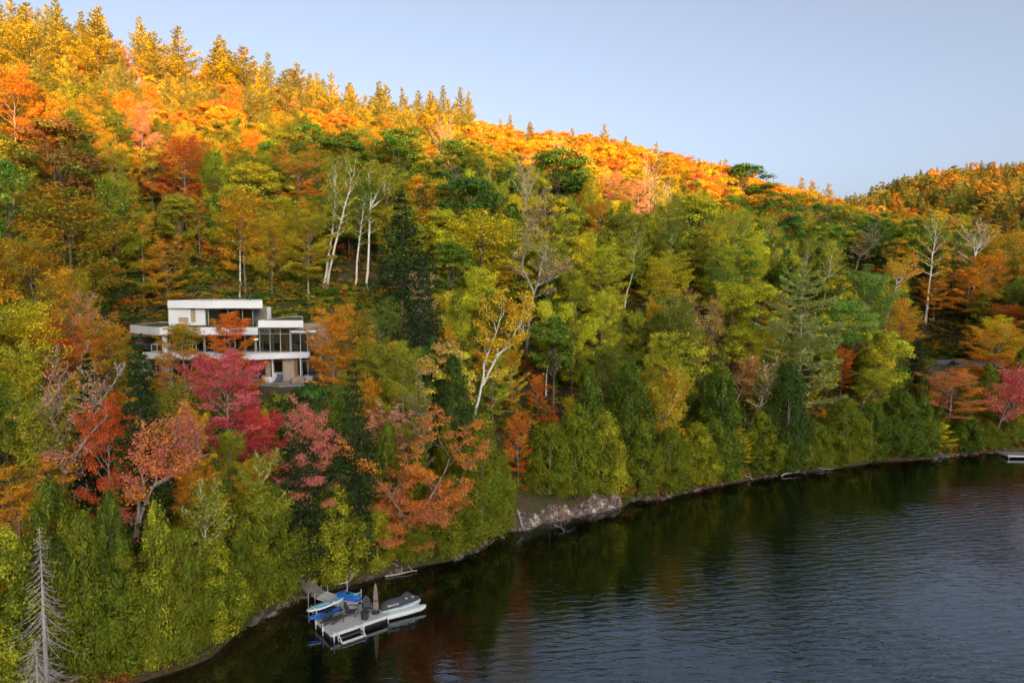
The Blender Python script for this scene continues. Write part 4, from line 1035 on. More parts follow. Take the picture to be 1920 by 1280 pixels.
def visible_share():
    """near-to-far coverage of a coarse picture, to find which of the fill trees show"""
    GW, GH = 480, 320
    g = np.zeros((GH, GW), bool); sx = GW / 1920
    items = [(f[10], 'f', i) for i, f in enumerate(FILL)] + [(p[5], 'h', i) for i, p in enumerate(PLACED)]
    items.sort()
    vis = {}
    yy, xx = np.mgrid[0:GH, 0:GW]
    for d, typ, i in items:
        if typ == 'f':
            f = FILL[i]; K = KINDS[f[0]][f[1] % len(KINDS[f[0]])]; x, y, z, H = f[2], f[3], f[4], f[5]; R = K.R * H / K.H * f[9]
        else:
            p = PLACED[i]; x, y = p[0], p[1]; z = float(height(x, y)); H = p[6]; R = max(1.0, p[2])
        a, b, dd = proj(x, y, z + H * .57); w = R / dd * FPX * sx * .95; h = H * .46 / dd * FPX * sx
        x0, x1 = int(max(0, a * sx - w)), int(min(GW, a * sx + w + 1)); y0, y1 = int(max(0, b * sx - h)), int(min(GH, b * sx + h + 1))
        if x1 <= x0 or y1 <= y0: 
            if typ == 'f': vis[i] = (0, 0, 0)
            continue
        sub = g[y0:y1, x0:x1]; m = ((xx[y0:y1, x0:x1] + .5 - a * sx) / w) ** 2 + ((yy[y0:y1, x0:x1] + .5 - b * sx) / h) ** 2 < 1
        nv = m & ~sub
        if typ == 'f':
            c = nv.sum()
            vis[i] = (int(c), float(xx[y0:y1, x0:x1][nv].mean() / sx) if c else 0, float(yy[y0:y1, x0:x1][nv].mean() / sx) if c else 0)
        sub |= m
    return vis
VIS = visible_share()
N_NAMED = 190
order = sorted(range(len(FILL)), key=lambda i: -VIS[i][0])
named = [i for i in order[:N_NAMED] if VIS[i][0] > 12]
print('NAMED', len(named), 'smallest', VIS[named[-1]][0])

LAND = [  # marks by which the other trees are told: x, y in the photograph
 (430, 560, 'the house'), (1506, 600, 'the layered white pine'), (1770, 690, 'the gravel drive'), (1075, 975, 'the pale rock ledge'), (590, 1100, 'the dock walkway'), (88, 1100, 'the grey snag'),
 (588, 800, 'the rose-red maple'), (428, 760, 'the crimson maple'), (262, 740, 'the blackish spruce'), (930, 670, 'the double-stemmed birch'), (1050, 650, 'the bright yellow birch'), (786, 590, 'the dry tan maple'),
 (752, 470, 'the tallest dark hemlock'), (905, 470, 'the big yellow-green tree'), (1025, 500, 'the half-bare grey tree'), (1130, 520, 'the lime tree'), (1282, 580, 'the salmon-pink maple'), (1255, 660, 'the olive birch'),
 (1050, 330, 'the big dark tree under the ridge'), (1395, 350, 'the dark tree on the skyline'), (345, 310, 'the orange-red maple'), (105, 290, 'the dark brown-olive tree'), (130, 450, 'the large tan-amber tree'),
 (650, 430, 'the four slender white trunks'), (560, 320, 'the shaded amber maple'), (1826, 510, 'the orange tiered maples'), (1625, 580, 'the pale green tree'), (810, 240, 'the last tall ridge pine'), (180, 120, 'the second tall corner pine'),
 (332, 130, 'the spreading ridge pine'), (455, 150, 'the broad ridge pine'), (655, 190, 'the ridge pine by the gap'), (995, 270, 'the lone skyline conifer'), (1150, 360, 'the sunlit pink maple'), (1768, 820, 'the yellow shore maple'),
 (1862, 680, 'the big orange maple'), (840, 900, 'the coral maple'), (1255, 820, 'the crooked white birch'), (1430, 780, 'the forked grey-white birch'), (115, 650, 'the brick-red maple'), (20, 180, 'the sunlit red maple'), (1820, 330, 'the far right hill'), (1560, 370, 'the dip in the skyline')]
SHAPE = {'bare': 'leafless tree', 'young_spruce': 'spruce', 'cedar': 'cedar', 'cedar_far': 'cedar', 'maple': 'tiered tree', 'airy': 'loose-crowned tree', 'broadleaf': 'round-crowned tree', 'far_round': 'round-crowned tree', 'birch': 'birch', 'pine': 'pine', 'far_pine': 'pine', 'hemlock': 'hemlock', 'spruce': 'spruce', 'maple_sparse': 'maple'}
def direction(dx, dy):
    a = math.degrees(math.atan2(-dy, dx)) % 360
    return ['right of', 'above right of', 'above', 'above left of', 'left of', 'below left of', 'below', 'below right of'][int((a + 22.5) // 45) % 8]
used = {}
ORD = ['nearest', 'second', 'third', 'fourth', 'fifth', 'sixth', 'seventh', 'eighth', 'ninth', 'tenth']
cand = []
for i in named:
    c, cx, cy = VIS[i]; f = FILL[i]
    lm = sorted(LAND, key=lambda q: math.hypot(q[0] - cx, q[1] - cy))[0]
    size = 'small ' if f[5] < 8.5 else ''
    key = (size + WORD[f[6]], SHAPE[f[0]], direction(cx - lm[0], cy - lm[1]), lm[2])
    used.setdefault(key, []).append((math.hypot(lm[0] - cx, lm[1] - cy), i))
LABEL = {}
for key, lst in used.items():
    lst.sort()
    for n, (_, i) in enumerate(lst):
        w, shp, dr, lm = key
        acc = WORD[FILL[i][7]]; extra = (' tinged ' + acc) if acc != WORD[FILL[i][6]] else ''
        if len(lst) == 1: LABEL[i] = f'{w} {shp} {dr} {lm}'
        else: LABEL[i] = f'{w} {shp}, {ORD[min(n, 9)]} of those {dr} {lm}'
for i in named:
    kd, v, x, y, z, H, ca, cb, rz, wd, d = FILL[i]
    make_tree(kd, v, x, y, H, wd, ca, cb, LABEL[i], group='trees of the mixed forest on the slope', rz=rz)

# everything else of the wood: one object that sets copies of the same kinds on its points
def scatter(name, items, protos, label, mats=None):
    """items: (index, x, y, z, scale_xy, scale_z, rot, colour, accent); protos: meshes"""
    pc = D.collections.new(name + '_kinds')
    for i, me in enumerate(protos):
        pc.objects.link(D.objects.new('%s_kind.%03d' % (name, i + 1), me))
    me = D.meshes.new(name)
    n = len(items)
    me.vertices.add(n)
    me.vertices.foreach_set('co', np.array([it[1:4] for it in items], np.float32).ravel())
    def attr(nm, typ, field, arr):
        a = me.attributes.new(nm, typ, 'POINT'); a.data.foreach_set(field, np.asarray(arr).ravel())
    attr('kind_index', 'INT', 'value', np.array([it[0] for it in items], np.int32))
    attr('turn', 'FLOAT_VECTOR', 'vector', np.array([it[6] if hasattr(it[6], '__len__') else (0, 0, it[6]) for it in items], np.float32))
    attr('size', 'FLOAT_VECTOR', 'vector', np.array([(it[4], it[4], it[5]) for it in items], np.float32))
    attr('leaf_color', 'FLOAT_COLOR', 'color', np.array([(*it[7], 1) for it in items], np.float32))
    attr('accent_color', 'FLOAT_COLOR', 'color', np.array([(*it[8], 1) for it in items], np.float32))
    o = link(name, me)
    ng = D.node_groups.new(name + '_nodes', 'GeometryNodeTree')
    ng.interface.new_socket('Geometry', in_out='INPUT', socket_type='NodeSocketGeometry')
    ng.interface.new_socket('Geometry', in_out='OUTPUT', socket_type='NodeSocketGeometry')
    gi = ng.nodes.new('NodeGroupInput'); go = ng.nodes.new('NodeGroupOutput')
    ci = ng.nodes.new('GeometryNodeCollectionInfo'); ci.inputs['Collection'].default_value = pc
    ci.inputs['Separate Children'].default_value = True; ci.inputs['Reset Children'].default_value = True
    ip = ng.nodes.new('GeometryNodeInstanceOnPoints'); ip.inputs['Pick Instance'].default_value = True
    def na(nm, typ):
        x = ng.nodes.new('GeometryNodeInputNamedAttribute'); x.data_type = typ; x.inputs[0].default_value = nm
        return [s for s in x.outputs if s.enabled][0]
    ng.links.new(gi.outputs[0], ip.inputs['Points']); ng.links.new(ci.outputs[0], ip.inputs['Instance'])
    ng.links.new(na('kind_index', 'INT'), ip.inputs['Instance Index'])
    e2r = ng.nodes.new('FunctionNodeEulerToRotation'); ng.links.new(na('turn', 'FLOAT_VECTOR'), e2r.inputs[0])
    ng.links.new(e2r.outputs[0], ip.inputs['Rotation']); ng.links.new(na('size', 'FLOAT_VECTOR'), ip.inputs['Scale'])
    ng.links.new(ip.outputs[0], go.inputs[0])
    md = o.modifiers.new('scatter', 'NODES'); md.node_group = ng
    tag(o, label, kind='stuff')
    return o
protos = []; pidx = {}
for kd, ks in KINDS.items():
    for j, K in enumerate(ks):
        pidx[(kd, j)] = len(protos); protos.append(K.both)
ns = set(named); items = []
for i, f in enumerate(FILL):
    if i in ns: continue
    kd, v, x, y, z, H, ca, cb, rz, wd, d = f
    j = v % len(KINDS[kd]); K = KINDS[kd][j]; sc = H / K.H
    items.append((pidx[(kd, j)], x, y, z - .15, sc * wd, sc, rz, pal(ca), pal(cb)))
scatter('forest', items, protos, 'mixed autumn forest covering the rest of the slope up to the ridge')

# undergrowth: ferns, seedlings and low bushes on the forest floor
def bush_mesh(seed, H, R, n, size):
    rs = np.random.RandomState(seed); L = Leaves(); nl = 14
    P = np.stack([rs.normal(0, R * .5, nl), rs.normal(0, R * .5, nl), rs.uniform(.15, .85, nl) * H], 1)
    ii = rs.randint(0, nl, n); dv = nrm(rs.normal(0, 1, (n, 3))); dv[:, 2] = np.abs(dv[:, 2])
    C = P[ii] + dv * (R * .32 * rs.uniform(.4, 1.1, n))[:, None]
    T = np.stack([rs.rand(n), .7 * rs.rand(nl)[ii] + .3 * rs.rand(n), C[:, 2] / H], 1)
    L.add(C, dv + rs.normal(0, .5, (n, 3)) + [0, 0, .4], rs.normal(0, 1, (n, 3)), size * rs.uniform(.6, 1.3, n), size * .6, T)
    v, f, t = L.arrays()
    return quads_mesh('bush', v, f, [M_LEAF], tint=t)
bushes = [bush_mesh(700 + i, [1.4, 1.0, 2.0, .5][i], [1.0, 1.2, 1.1, .8][i], [420, 360, 520, 240][i], [.17, .17, .19, .13][i]) for i in range(4)]
def undergrowth():
    rs = np.random.RandomState(11); it = []
    cols = ['olive', 'cedar_d', 'green', 'yg', 'brown', 'rust', 'amber', 'dgreen']
    def put(x, y, sc, ca=None, cb=None):
        z = float(height(x, y)) - .1; j = rs.randint(4)
        it.append((j, x, y, z, sc * rs.uniform(.8, 1.2), sc * rs.uniform(.7, 1.1), rs.uniform(0, 6.28), pal(ca or rs.choice(cols)), pal(cb or rs.choice(cols))))
    def low_view(x, y): return 488 < proj(x, y, 11)[0] < 602 and 60 < y < 76
    for _ in range(5200):     # along the shore and lower slope
        s = rs.uniform(-25, 150); t = rs.uniform(.7, 60)
        x, y = xy_of(s, t)
        hx, hy = x - HOUSE_C[0], y - HOUSE_C[1]
        if abs(hx) < 14.5 and -11 < hy < 9: continue
        if low_view(x, y) and rs.rand() < .7: continue
        if math.hypot((x - 91) / 12, (y - 138) / 13) < 1: continue
        if 1735 < proj(x, y, 9)[0] < 1820 and 112 < y < 150 and rs.rand() < .8: continue
        if (S_LEDGE0 - .5 < s < S_LEDGE1 + .5) and t < 3.4: continue
        if -18.5 < x < -9 and 52 < y < 60.5: continue
        put(x, y, rs.uniform(.6, 1.3))
    for _ in range(2600):     # a fringe right along the waterline
        s = rs.uniform(-25, 150); t = abs(rs.normal(0, 1.4)) + .35
        x, y = xy_of(s, t)
        if (S_LEDGE0 - .5 < s < S_LEDGE1 + .5) and t < 3.6: continue
        if 11 < s < 15.5 and t < 1.6: continue
        if -18.5 < x < -9 and 52 < y < 60.5: continue
        put(x, y, rs.uniform(.35, .9), rs.choice(['cedar_d', 'olive', 'brown', 'rust', 'cedar_g']))
    for _ in range(900):
        x = rs.uniform(-74, -46); y = rs.uniform(74, 112); put(x, y, rs.uniform(.7, 1.6), rs.choice(['dgreen', 'green', 'olive', 'amber', 'cedar_d']))
    for _ in range(900):
        x = rs.uniform(74, 112); y = rs.uniform(149, 182); put(x, y, rs.uniform(.8, 2.0), rs.choice(['dgreen', 'green', 'cedar_d', 'olive', 'hem']))
    for _ in range(160):
        x, y = xy_of(rs.uniform(S_LEDGE0 - 1, S_LEDGE1 + 1), rs.uniform(3.3, 7.5)); put(x, y, rs.uniform(.5, 1.0), rs.choice(['olive', 'cedar_d', 'rust', 'brown']))
    for _ in range(1500):     # overgrown bank behind the house
        x = HOUSE_C[0] + rs.uniform(-22, 24); y = HOUSE_C[1] + rs.uniform(8.5, 24)
        put(x, y, rs.uniform(.5, 1.2), rs.choice(['dgreen', 'green', 'olive', 'cedar_d', 'brown']), rs.choice(['green', 'olive', 'amber', 'yg']))
    for _ in range(700):     # planting below the terrace
        x = HOUSE_C[0] + rs.uniform(-20, 20); y = HOUSE_C[1] + rs.uniform(-21, -11.5)
        if 488 < proj(x, y, 11)[0] < 602 and rs.rand() < .75: continue
        put(x, y, rs.uniform(.6, 1.4), rs.choice(['dgreen', 'green', 'olive', 'cedar_d']), rs.choice(['green', 'yg', 'pine']))
    for _ in range(700):     # rough ground round the drive
        a = rs.uniform(0, 6.28); r = rs.uniform(1.02, 1.9)
        x = 91 + math.cos(a) * 11 * r; y = 139 + math.sin(a) * 11 * r
        if y < 150 and (x < 100): continue
        put(x, y, rs.uniform(.6, 1.4), rs.choice(['olive', 'yg', 'brown', 'brick', 'yellow'], p=[.35, .3, .15, .1, .1]))
    for _ in range(2600):
        s = rs.uniform(-60, 260); t = rs.uniform(60, 110); x, y = xy_of(s, t); put(x, y, rs.uniform(1.0, 2.0))
    scatter('undergrowth', it, bushes, 'low bushes, ferns and seedlings between the trunks')
undergrowth()
# ------------------------------------------------------------------ building helpers
class MB:
    """collects boxes, prisms and tubes in world coordinates, then links them as one mesh under a root"""
    def __init__(s): s.v = []; s.f = []
    def add(s, V, F):
        b = len(s.v); s.v += [tuple(map(float, p)) for p in V]; s.f += [tuple(i + b for i in f) for f in F]; return s
    def box(s, x0, x1, y0, y1, z0, z1):
        V = [(x0, y0, z0), (x1, y0, z0), (x1, y1, z0), (x0, y1, z0), (x0, y0, z1), (x1, y0, z1), (x1, y1, z1), (x0, y1, z1)]
        return s.add(V, [(3, 2, 1, 0), (4, 5, 6, 7), (0, 1, 5, 4), (1, 2, 6, 5), (2, 3, 7, 6), (3, 0, 4, 7)])
    def prism(s, poly, z0, z1):
        n = len(poly); V = [(x, y, z0) for x, y in poly] + [(x, y, z1) for x, y in poly]
        return s.add(V, [tuple(range(n - 1, -1, -1)), tuple(range(n, 2 * n))] + [(i, (i + 1) % n, n + (i + 1) % n, n + i) for i in range(n)])
    def obox(s, c, ax, ay, az, hx, hy, hz):
        c, ax, ay, az = map(np.array, (c, ax, ay, az)); V = []
        for sz in (-1, 1):
            for sx, sy in ((-1, -1), (1, -1), (1, 1), (-1, 1)): V.append(c + ax * hx * sx + ay * hy * sy + az * hz * sz)
        return s.add(V, [(3, 2, 1, 0), (4, 5, 6, 7), (0, 1, 5, 4), (1, 2, 6, 5), (2, 3, 7, 6), (3, 0, 4, 7)])
    def bar(s, a, b, w, h=None, up=(0, 0, 1)):
        a = np.array(a, float); b = np.array(b, float); h = h or w; d = b - a; L = np.linalg.norm(d); d = d / L
        u = np.array(up, float)
        if abs(d @ u) > .95: u = np.array([1., 0, 0])
        sx = nrm(np.cross(d, u)); sz = np.cross(sx, d)
        return s.obox((a + b) / 2, d, sx, sz, L / 2, w / 2, h / 2)
    def tube(s, P, R, k=8):
        w = Wood(); w.tube(P, R, k); V, F = w.arrays(); s.add(V, [tuple(f) for f in F])
        m = len(P); b = len(s.v) - m * k
        s.f.append(tuple(b + i for i in range(k))[::-1]); s.f.append(tuple(b + (m - 1) * k + i for i in range(k))); return s
    def build(s, name, mat, parent=None, smooth=False, bevel=0.0, root=None):
        o0 = np.array(root if root is not None else (0, 0, 0), float)
        p = parent
        while p is not None:
            o0 = o0 + np.array(p.location); p = p.parent
        me = D.meshes.new(name); me.from_pydata([tuple(np.array(v) - o0) for v in s.v], [], s.f)
        me.materials.append(mat)
        if smooth: me.polygons.foreach_set('use_smooth', [True] * len(me.polygons))
        me.update()
        o = link(name, me, parent)
        if bevel:
            b = o.modifiers.new('bevel', 'BEVEL'); b.width = bevel; b.segments = 2; b.limit_method = 'ANGLE'
        return o
def PX(px, Y): return at(px, 640, Y)[0]
def PZ(py, Y): return at(960, py, Y)[1]
def pbox(mb, x0, y0, x1, y1, Y, dep):
    """box whose front face fills the photo rectangle at distance Y"""
    a, b = at((x0 + x1) / 2, y1, Y)[1], at((x0 + x1) / 2, y0, Y)[1]
    return mb.box(PX0(x0, (y0 + y1) / 2, Y), PX0(x1, (y0 + y1) / 2, Y), Y, Y + dep, a, b)
def PX0(px, py, Y): return at(px, py, Y)[0]

M_WHITE = simple('white_render', (.81, .83, .86), .55, var=.05, scale=.6)
M_WHITE2 = simple('white_panel', (.74, .76, .79), .5, var=.06, scale=.8)
M_TRIM = simple('grey_window_frame', (.42, .44, .45), .4, metal=.3, var=.1)
M_CONC = simple('concrete', (.36, .35, .33), .85, var=.2, scale=1.5, bump=.2)
M_SLAB = simple('terrace_stone', (.34, .32, .29), .8, var=.25, scale=2)
M_TAN = simple('pale_cladding', (.46, .38, .29), .7, var=.15, scale=2)
M_WOOD = simple('cedar_cladding', (.30, .15, .06), .6, var=.3, scale=3)
M_CEIL = simple('warm_wood_ceiling', (.50, .30, .14), .6, var=.15)
M_DARK = simple('dark_metal', (.03, .032, .035), .45, var=.2)
M_FLOOR = simple('interior_floor', (.22, .17, .12), .5, var=.2)
M_WALLIN = simple('interior_wall', (.30, .27, .23), .8, var=.1)
M_CURT = simple('pale_curtain', (.42, .44, .36), .9, var=.12, scale=6)
M_CURT2 = simple('tan_curtain', (.42, .32, .18), .9, var=.12, scale=6)
M_SOFA = simple('dark_sofa', (.08, .07, .055), .9, var=.3)
M_SEAT = simple('light_upholstery', (.42, .42, .40), .9, var=.15)
M_LAMP = simple('lit_lamp', (.9, .8, .6), .5, emit=(1, .72, .38, 7))
def glass_mat():
    k = NT('window_glass')
    gl = k.n('BsdfGlossy', ins={'Color': (1, 1, 1, 1), 'Roughness': .02}); tr = k.n('BsdfTransparent', ins={'Color': (.62, .68, .66, 1)})
    fr = k.n('Fresnel', ins={'IOR': 1.7})
    m = k.n('MixShader', ins={0: fr.outputs[0], 1: tr.outputs[0], 2: gl.outputs[0]})
    k.l(m.outputs[0], k.out.inputs['Surface']); k.t.nodes.remove(k.bsdf); return k.m
M_GLASS = glass_mat()
def sedum():
    k = NT('green_roof'); n = k.noise(3, 4, .7, k.obj())
    k.l(k.ramp(n, [(.3, (.035, .06, .02)), (.55, (.08, .12, .035)), (.75, (.16, .13, .05))]), k.bsdf.inputs['Base Color']); k.bsdf.inputs['Roughness'].default_value = 1
    k.bump(k.noise(14, 3, .7, k.obj()), 1, .1); return k.m
M_SEDUM = sedum()

# ------------------------------------------------------------------ the house
house = link('house', None, loc=(HOUSE_C[0], HOUSE_C[1], HOUSE_Z))
tag(house, 'white flat-roofed modern house of three stepped storeys half hidden by maples', 'house')
def roof(name, poly, ztop, zbot, green=True, mat=None):
    """fascia box with a sunk planted surface"""
    o = MB().prism(poly, zbot, ztop - .16).build(name, mat or M_WHITE, house)
    cx = sum(p[0] for p in poly) / len(poly); cy_ = sum(p[1] for p in poly) / len(poly)
    up = MB(); n = len(poly)
    ins = [(cx + (x - cx) * .975, cy_ + (y - cy_) * .955) for x, y in poly]
    for i in range(n):
        a, b, c, d = poly[i], poly[(i + 1) % n], ins[(i + 1) % n], ins[i]
        up.prism([a, b, c, d], ztop - .157, ztop)
    up.build('parapet', mat or M_WHITE, o)
    MB().prism(ins, ztop - .157, ztop - .05).build('planting' if green else 'roof_gravel', M_SEDUM if green else M_CONC, o)
    return o
YU = 84.0; YM = 80.6; YF = 79.4
# lower storey
zg = HOUSE_Z
z1 = PZ(672, YF); z1t = PZ(661.5, YF); z2 = PZ(627, YF)
MB().box(-47.5, -22.3, 76.2, 92.0, zg - .6, zg + .04).build('terrace', M_SLAB, house)
w = MB()
w.box(PX0(531.5, 695, 80.6), PX0(552, 695, 80.6), 80.6, 80.85, zg + .04, z1 + .02)
w.box(-44.5, -41.0, 81.2, 81.5, zg + .04, z1 + .02); w.box(PX0(500, 695, 81), PX0(508, 695, 81), 81.0, 81.3, zg + .04, z1 + .02)
w.box(-36.5, PX0(500, 695, 81), 81.6, 81.9, zg + .04, z1 + .02)
w.build('cladding_wall', M_TAN, house)
MB().box(-45.5, -23.0, 88.5, 88.9, zg + .04, z1 + .02).box(-45.5, -45.2, 81.5, 88.5, zg + .04, z1 + .02).box(-23.3, -23.0, 82, 88.5, zg + .04, z1 + .02).build('back_wall', M_WALLIN, house)
MB().box(PX0(553, 695, 80.5), PX0(557.5, 695, 80.5), 80.45, 80.9, zg + .04, z1 + .01).build('wooden_post', M_WOOD, house)
for px, wpx, Y in ((511, 2.6, 79.8), (563.5, 1.8, 79.6)):
    MB().box(PX0(px, 690, Y) - wpx * .03, PX0(px, 690, Y) + wpx * .03, Y, Y + .16, zg + .04, z1 + .01).build('column', M_WHITE, house)
cc = MB().box(PX0(304.5, 700, 79.6), PX0(319, 700, 79.6), 79.6, 80.3, zg + .04, z1 + .01).build('column', M_CONC, house); cc['label'] = 'thick concrete column'
def window(x0, y0, x1, y1, Y, bars=(), trans=(), fw=.07, name='window'):
    """frame with panes; x/y in photo pixels on the plane Y"""
    X0, X1 = PX0(x0, (y0 + y1) / 2, Y), PX0(x1, (y0 + y1) / 2, Y); Z0, Z1 = PZ(y1, Y), PZ(y0, Y)
    f = MB()
    f.box(X0, X1, Y - .05, Y + .06, Z0, Z0 + fw).box(X0, X1, Y - .05, Y + .06, Z1 - fw, Z1)
    xs = [X0 + fw / 2] + [PX0(b, (y0 + y1) / 2, Y) for b in bars] + [X1 - fw / 2]
    for x in xs: f.box(x - fw / 2, x + fw / 2, Y - .052, Y + .058, Z0 + fw, Z1 - fw)
    zs = [Z0 + fw] + sorted(PZ(t, Y) for t in trans) + [Z1 - fw]
    for z in zs[1:-1]:
        for a, b in zip(xs[:-1], xs[1:]): f.box(a + fw / 2, b - fw / 2, Y - .045, Y + .05, z - fw * .4, z + fw * .4)
    o = f.build(name, M_TRIM, house)
    for a, b in zip(xs[:-1], xs[1:]):
        for c, d in zip(zs[:-1], zs[1:]):
            MB().box(a + fw / 2, b - fw / 2, Y - .004, Y + .004, c + .01, d - .01).build('pane', M_GLASS, o)
    return o
window(513.5, 675.5, 531, 699, 80.7)
MB().box(PX0(513.5, 705, 80.7), PX0(531, 705, 80.7), 80.66, 80.8, zg + .04, PZ(699.2, 80.7)).build('window_apron', M_WHITE2, house)
window(558, 675.5, 578, 713, 80.8, bars=(567,))
window(283, 676, 303.5, 712, 81.0, bars=(293,))
window(322, 676, 372, 712, 81.4, bars=(334, 347, 360))
window(452, 677, 499, 712, 81.3, bars=(468, 484))
# floor slab of the middle storey, its front edge running a little away to the right
roof_poly = [(PX0(268, 668, 79.8), 79.8), (PX0(300, 668, 78.6), 78.6), (PX0(470, 668, 78.0), 78.0), (PX0(581, 665, 80.3), 80.3), (PX0(579, 665, 90), 90), (PX0(268, 668, 79.8), 90)]
MB().prism(roof_poly, z1, z1t).build('floor_slab', M_WHITE, house)
# middle storey
MB().box(-42.2, -23.2, 81.4, 89.6, z1t, z1t + .05).build('floor_boards', M_FLOOR, house)
MB().box(-42.2, -23.0, 89.0, 89.3, z1t + .05, PZ(613, 80)).box(-36.0, -35.8, 81.3, 89, z1t + .05, PZ(616, 80)).build('interior_wall', M_WALLIN, house)
window(480, 614.5, 544.5, 661, YM, bars=(487, 506.5, 526), trans=(625.5,), fw=.085)
window(545.5, 624, 577, 660.5, YM + .1, bars=(563.5,), fw=.08)
window(384, 628, 479, 662.5, YM + .05, bars=(403, 422, 441, 460), fw=.085)
window(318, 628, 383, 662.5, YM + .2, bars=(340, 361), fw=.085)
for a, b, m in ((508.5, 514.5, M_CURT), (526.5, 541, M_CURT2), (489, 494, M_CURT)):
    c = MB(); X0, X1 = PX0(a, 640, YM + .35), PX0(b, 640, YM + .35); n = max(3, int((X1 - X0) / .12))
    for i in range(n):
        xa = X0 + (X1 - X0) * i / n; c.box(xa, xa + (X1 - X0) / n * .96, YM + .32 + (i % 2) * .05, YM + .38 + (i % 2) * .05, z1t + .06, PZ(617, YM))
    c.build('curtain', m, house)
# car-port / open room at the left
MB().box(PX0(262, 645, 84), PX0(306, 645, 84), 81.0, 86, PZ(630.5, 80) - .06, PZ(630.5, 80)).build('wood_ceiling', M_CEIL, house)
MB().box(PX0(255, 645, 86), PX0(306, 645, 86), 86, 86.2, z1t, PZ(630.5, 80)).build('open_room_wall', M_WALLIN, house)
MB().box(PX0(304.5, 645, 79.6), PX0(311, 645, 79.6), 79.6, 80.0, z1t, z2 + .02).build('column', M_WHITE, house)
rl = MB()
for i in range(9):
    x = PX0(284 + i * 10.5, 655, 79.0); rl.box(x - .02, x + .02, 79.0, 79.04, z1t, z1t + 1.0)
rl.box(PX0(284, 655, 79), PX0(368, 655, 79), 78.99, 79.05, z1t + 1.0, z1t + 1.05); rl.build('railing', M_WHITE2, house)
# roofs of the middle storey
roof('main_roof', [(PX0(300, 620, 78.4), 78.4), (PX0(483.5, 620, 78.4), 78.4), (PX0(482, 620, 91), 91), (PX0(300, 620, 78.4), 91)], PZ(613.6, 78.4), PZ(627.5, 78.4))
roof('wing_roof', [(PX0(244, 620, 83.5), 83.5), (PX0(291, 620, 79.0), 79.0), (PX0(299.7, 620, 78.45), 78.45), (PX0(299.7, 620, 78.45), 90.5), (PX0(244, 620, 83.5), 90.5)], PZ(613.0, 79), PZ(628.5, 79), True)
roof('high_roof', [(PX0(484, 606, 79.2), 79.2), (PX0(568.5, 606, 79.2), 79.2), (PX0(567, 606, 91), 91), (PX0(484, 606, 79.2), 91)], PZ(600.6, 79.2), PZ(613.8, 79.2))
roof('end_roof', [(PX0(545, 617, 80.2), 80.2), (PX0(592, 617, 80.8), 80.8), (PX0(590, 617, 90.6), 90.6), (PX0(545, 617, 80.2), 90.6)], PZ(611, 80.3) - .55, PZ(623.5, 80.3), False)
MB().box(PX0(481, 619, YM), PX0(545, 619, YM), YM - .02, YM + .02, PZ(614.5, YM), PZ(613.5, YM) + .1).build('head_trim', M_TRIM, house)
# upper storey
zu = PZ(613.8, 84); zt = PZ(578, YU)
w = MB(); XA, XB = PX0(316, 596, YU), PX0(384, 596, YU)
sx0, sx1, sz0, sz1 = PX0(334, 599, YU), PX0(353.5, 599, YU), PZ(604.3, YU), PZ(594.8, YU)
tx0, tx1, tz0 = PX0(357, 590, YU), PX0(366.5, 590, YU), PZ(604.3, YU)
w.box(XA, sx0, YU, YU + .3, zu, zt).box(sx0, sx1, YU, YU + .3, zu, sz0).box(sx0, sx1, YU, YU + .3, sz1, zt).box(sx1, tx0, YU, YU + .3, zu, zt).box(tx0, tx1, YU, YU + .3, zu, tz0).box(tx1, XB, YU, YU + .3, zu, zt)
w.box(XA, XA + .3, YU + .3, 90, zu, zt).box(XB - .3, XB, YU + .3, 90, zu, zt).box(XA, PX0(475, 596, YU), 90, 90.3, zu, zt)
w.build('upper_wall', M_WHITE2, house)
wi = MB()
wi.box(sx0, sx1, YU + .12, YU + .13, sz0, sz1).box(tx0, tx1, YU + .12, YU + .13, tz0, zt)
wi.build('side_window', M_CURT2, house)
wf = MB()
for (a, b, c, d) in ((sx0, sx1, sz0, sz1), (tx0, tx1, tz0, zt)):
    wf.box(a, b, YU + .04, YU + .1, c, c + .06).box(a, b, YU + .04, YU + .1, d - .06, d).box(a, a + .06, YU + .04, YU + .1, c + .06, d - .06).box(b - .06, b, YU + .04, YU + .1, c + .06, d - .06)
wf.build('side_window_frame', M_TRIM, house)
window(385, 578.4, 475, 613.4, YU + .2, bars=(391, 427.5, 455), fw=.09)
MB().box(XB, PX0(475, 596, YU), 88.5, 88.7, zu, zt).build('upper_inner_wall', M_WALLIN, house)
roof('upper_roof', [(PX0(311, 570, 83.2), 83.6), (PX0(400, 570, 83.0), 83.0), (PX0(492, 570, 83.0), 83.0), (PX0(490, 570, 91.5), 91.5), (PX0(311, 570, 83.2), 91.5)], PZ(563.3, 83.2), PZ(577.8, 83.2), False)
MB().box(PX0(475.5, 605, 82.5), PX0(483, 605, 82.5), 82.5, 82.53, PZ(613.2, 82.5), PZ(601, 82.5)).build('glass_screen', M_GLASS, house)
MB().tube([(PX0(469, 560, 86), 86, zt + .5), (PX0(469, 550, 86), 86, PZ(552, 86))], [.09, .09]).tube([(PX0(469, 560, 86), 86, PZ(552, 86)), (PX0(469, 550, 86), 86, PZ(545, 86))], [.17, .17]).build('chimney_flue', M_DARK, house)
MB().tube([(PX0(508, 596, 82), 82, PZ(603, 82)), (PX0(508, 590, 82), 82, PZ(589, 82))], [.05, .05]).build('vent_pipe', M_TRIM, house)
lp = MB()
for x in (471, 475, 479): lp.box(PX0(x, 636, 82.4), PX0(x, 636, 82.4) + .22, 82.4, 82.6, PZ(636.5, 82.4), PZ(635, 82.4))
lp.build('ceiling_lamp', M_LAMP, house)

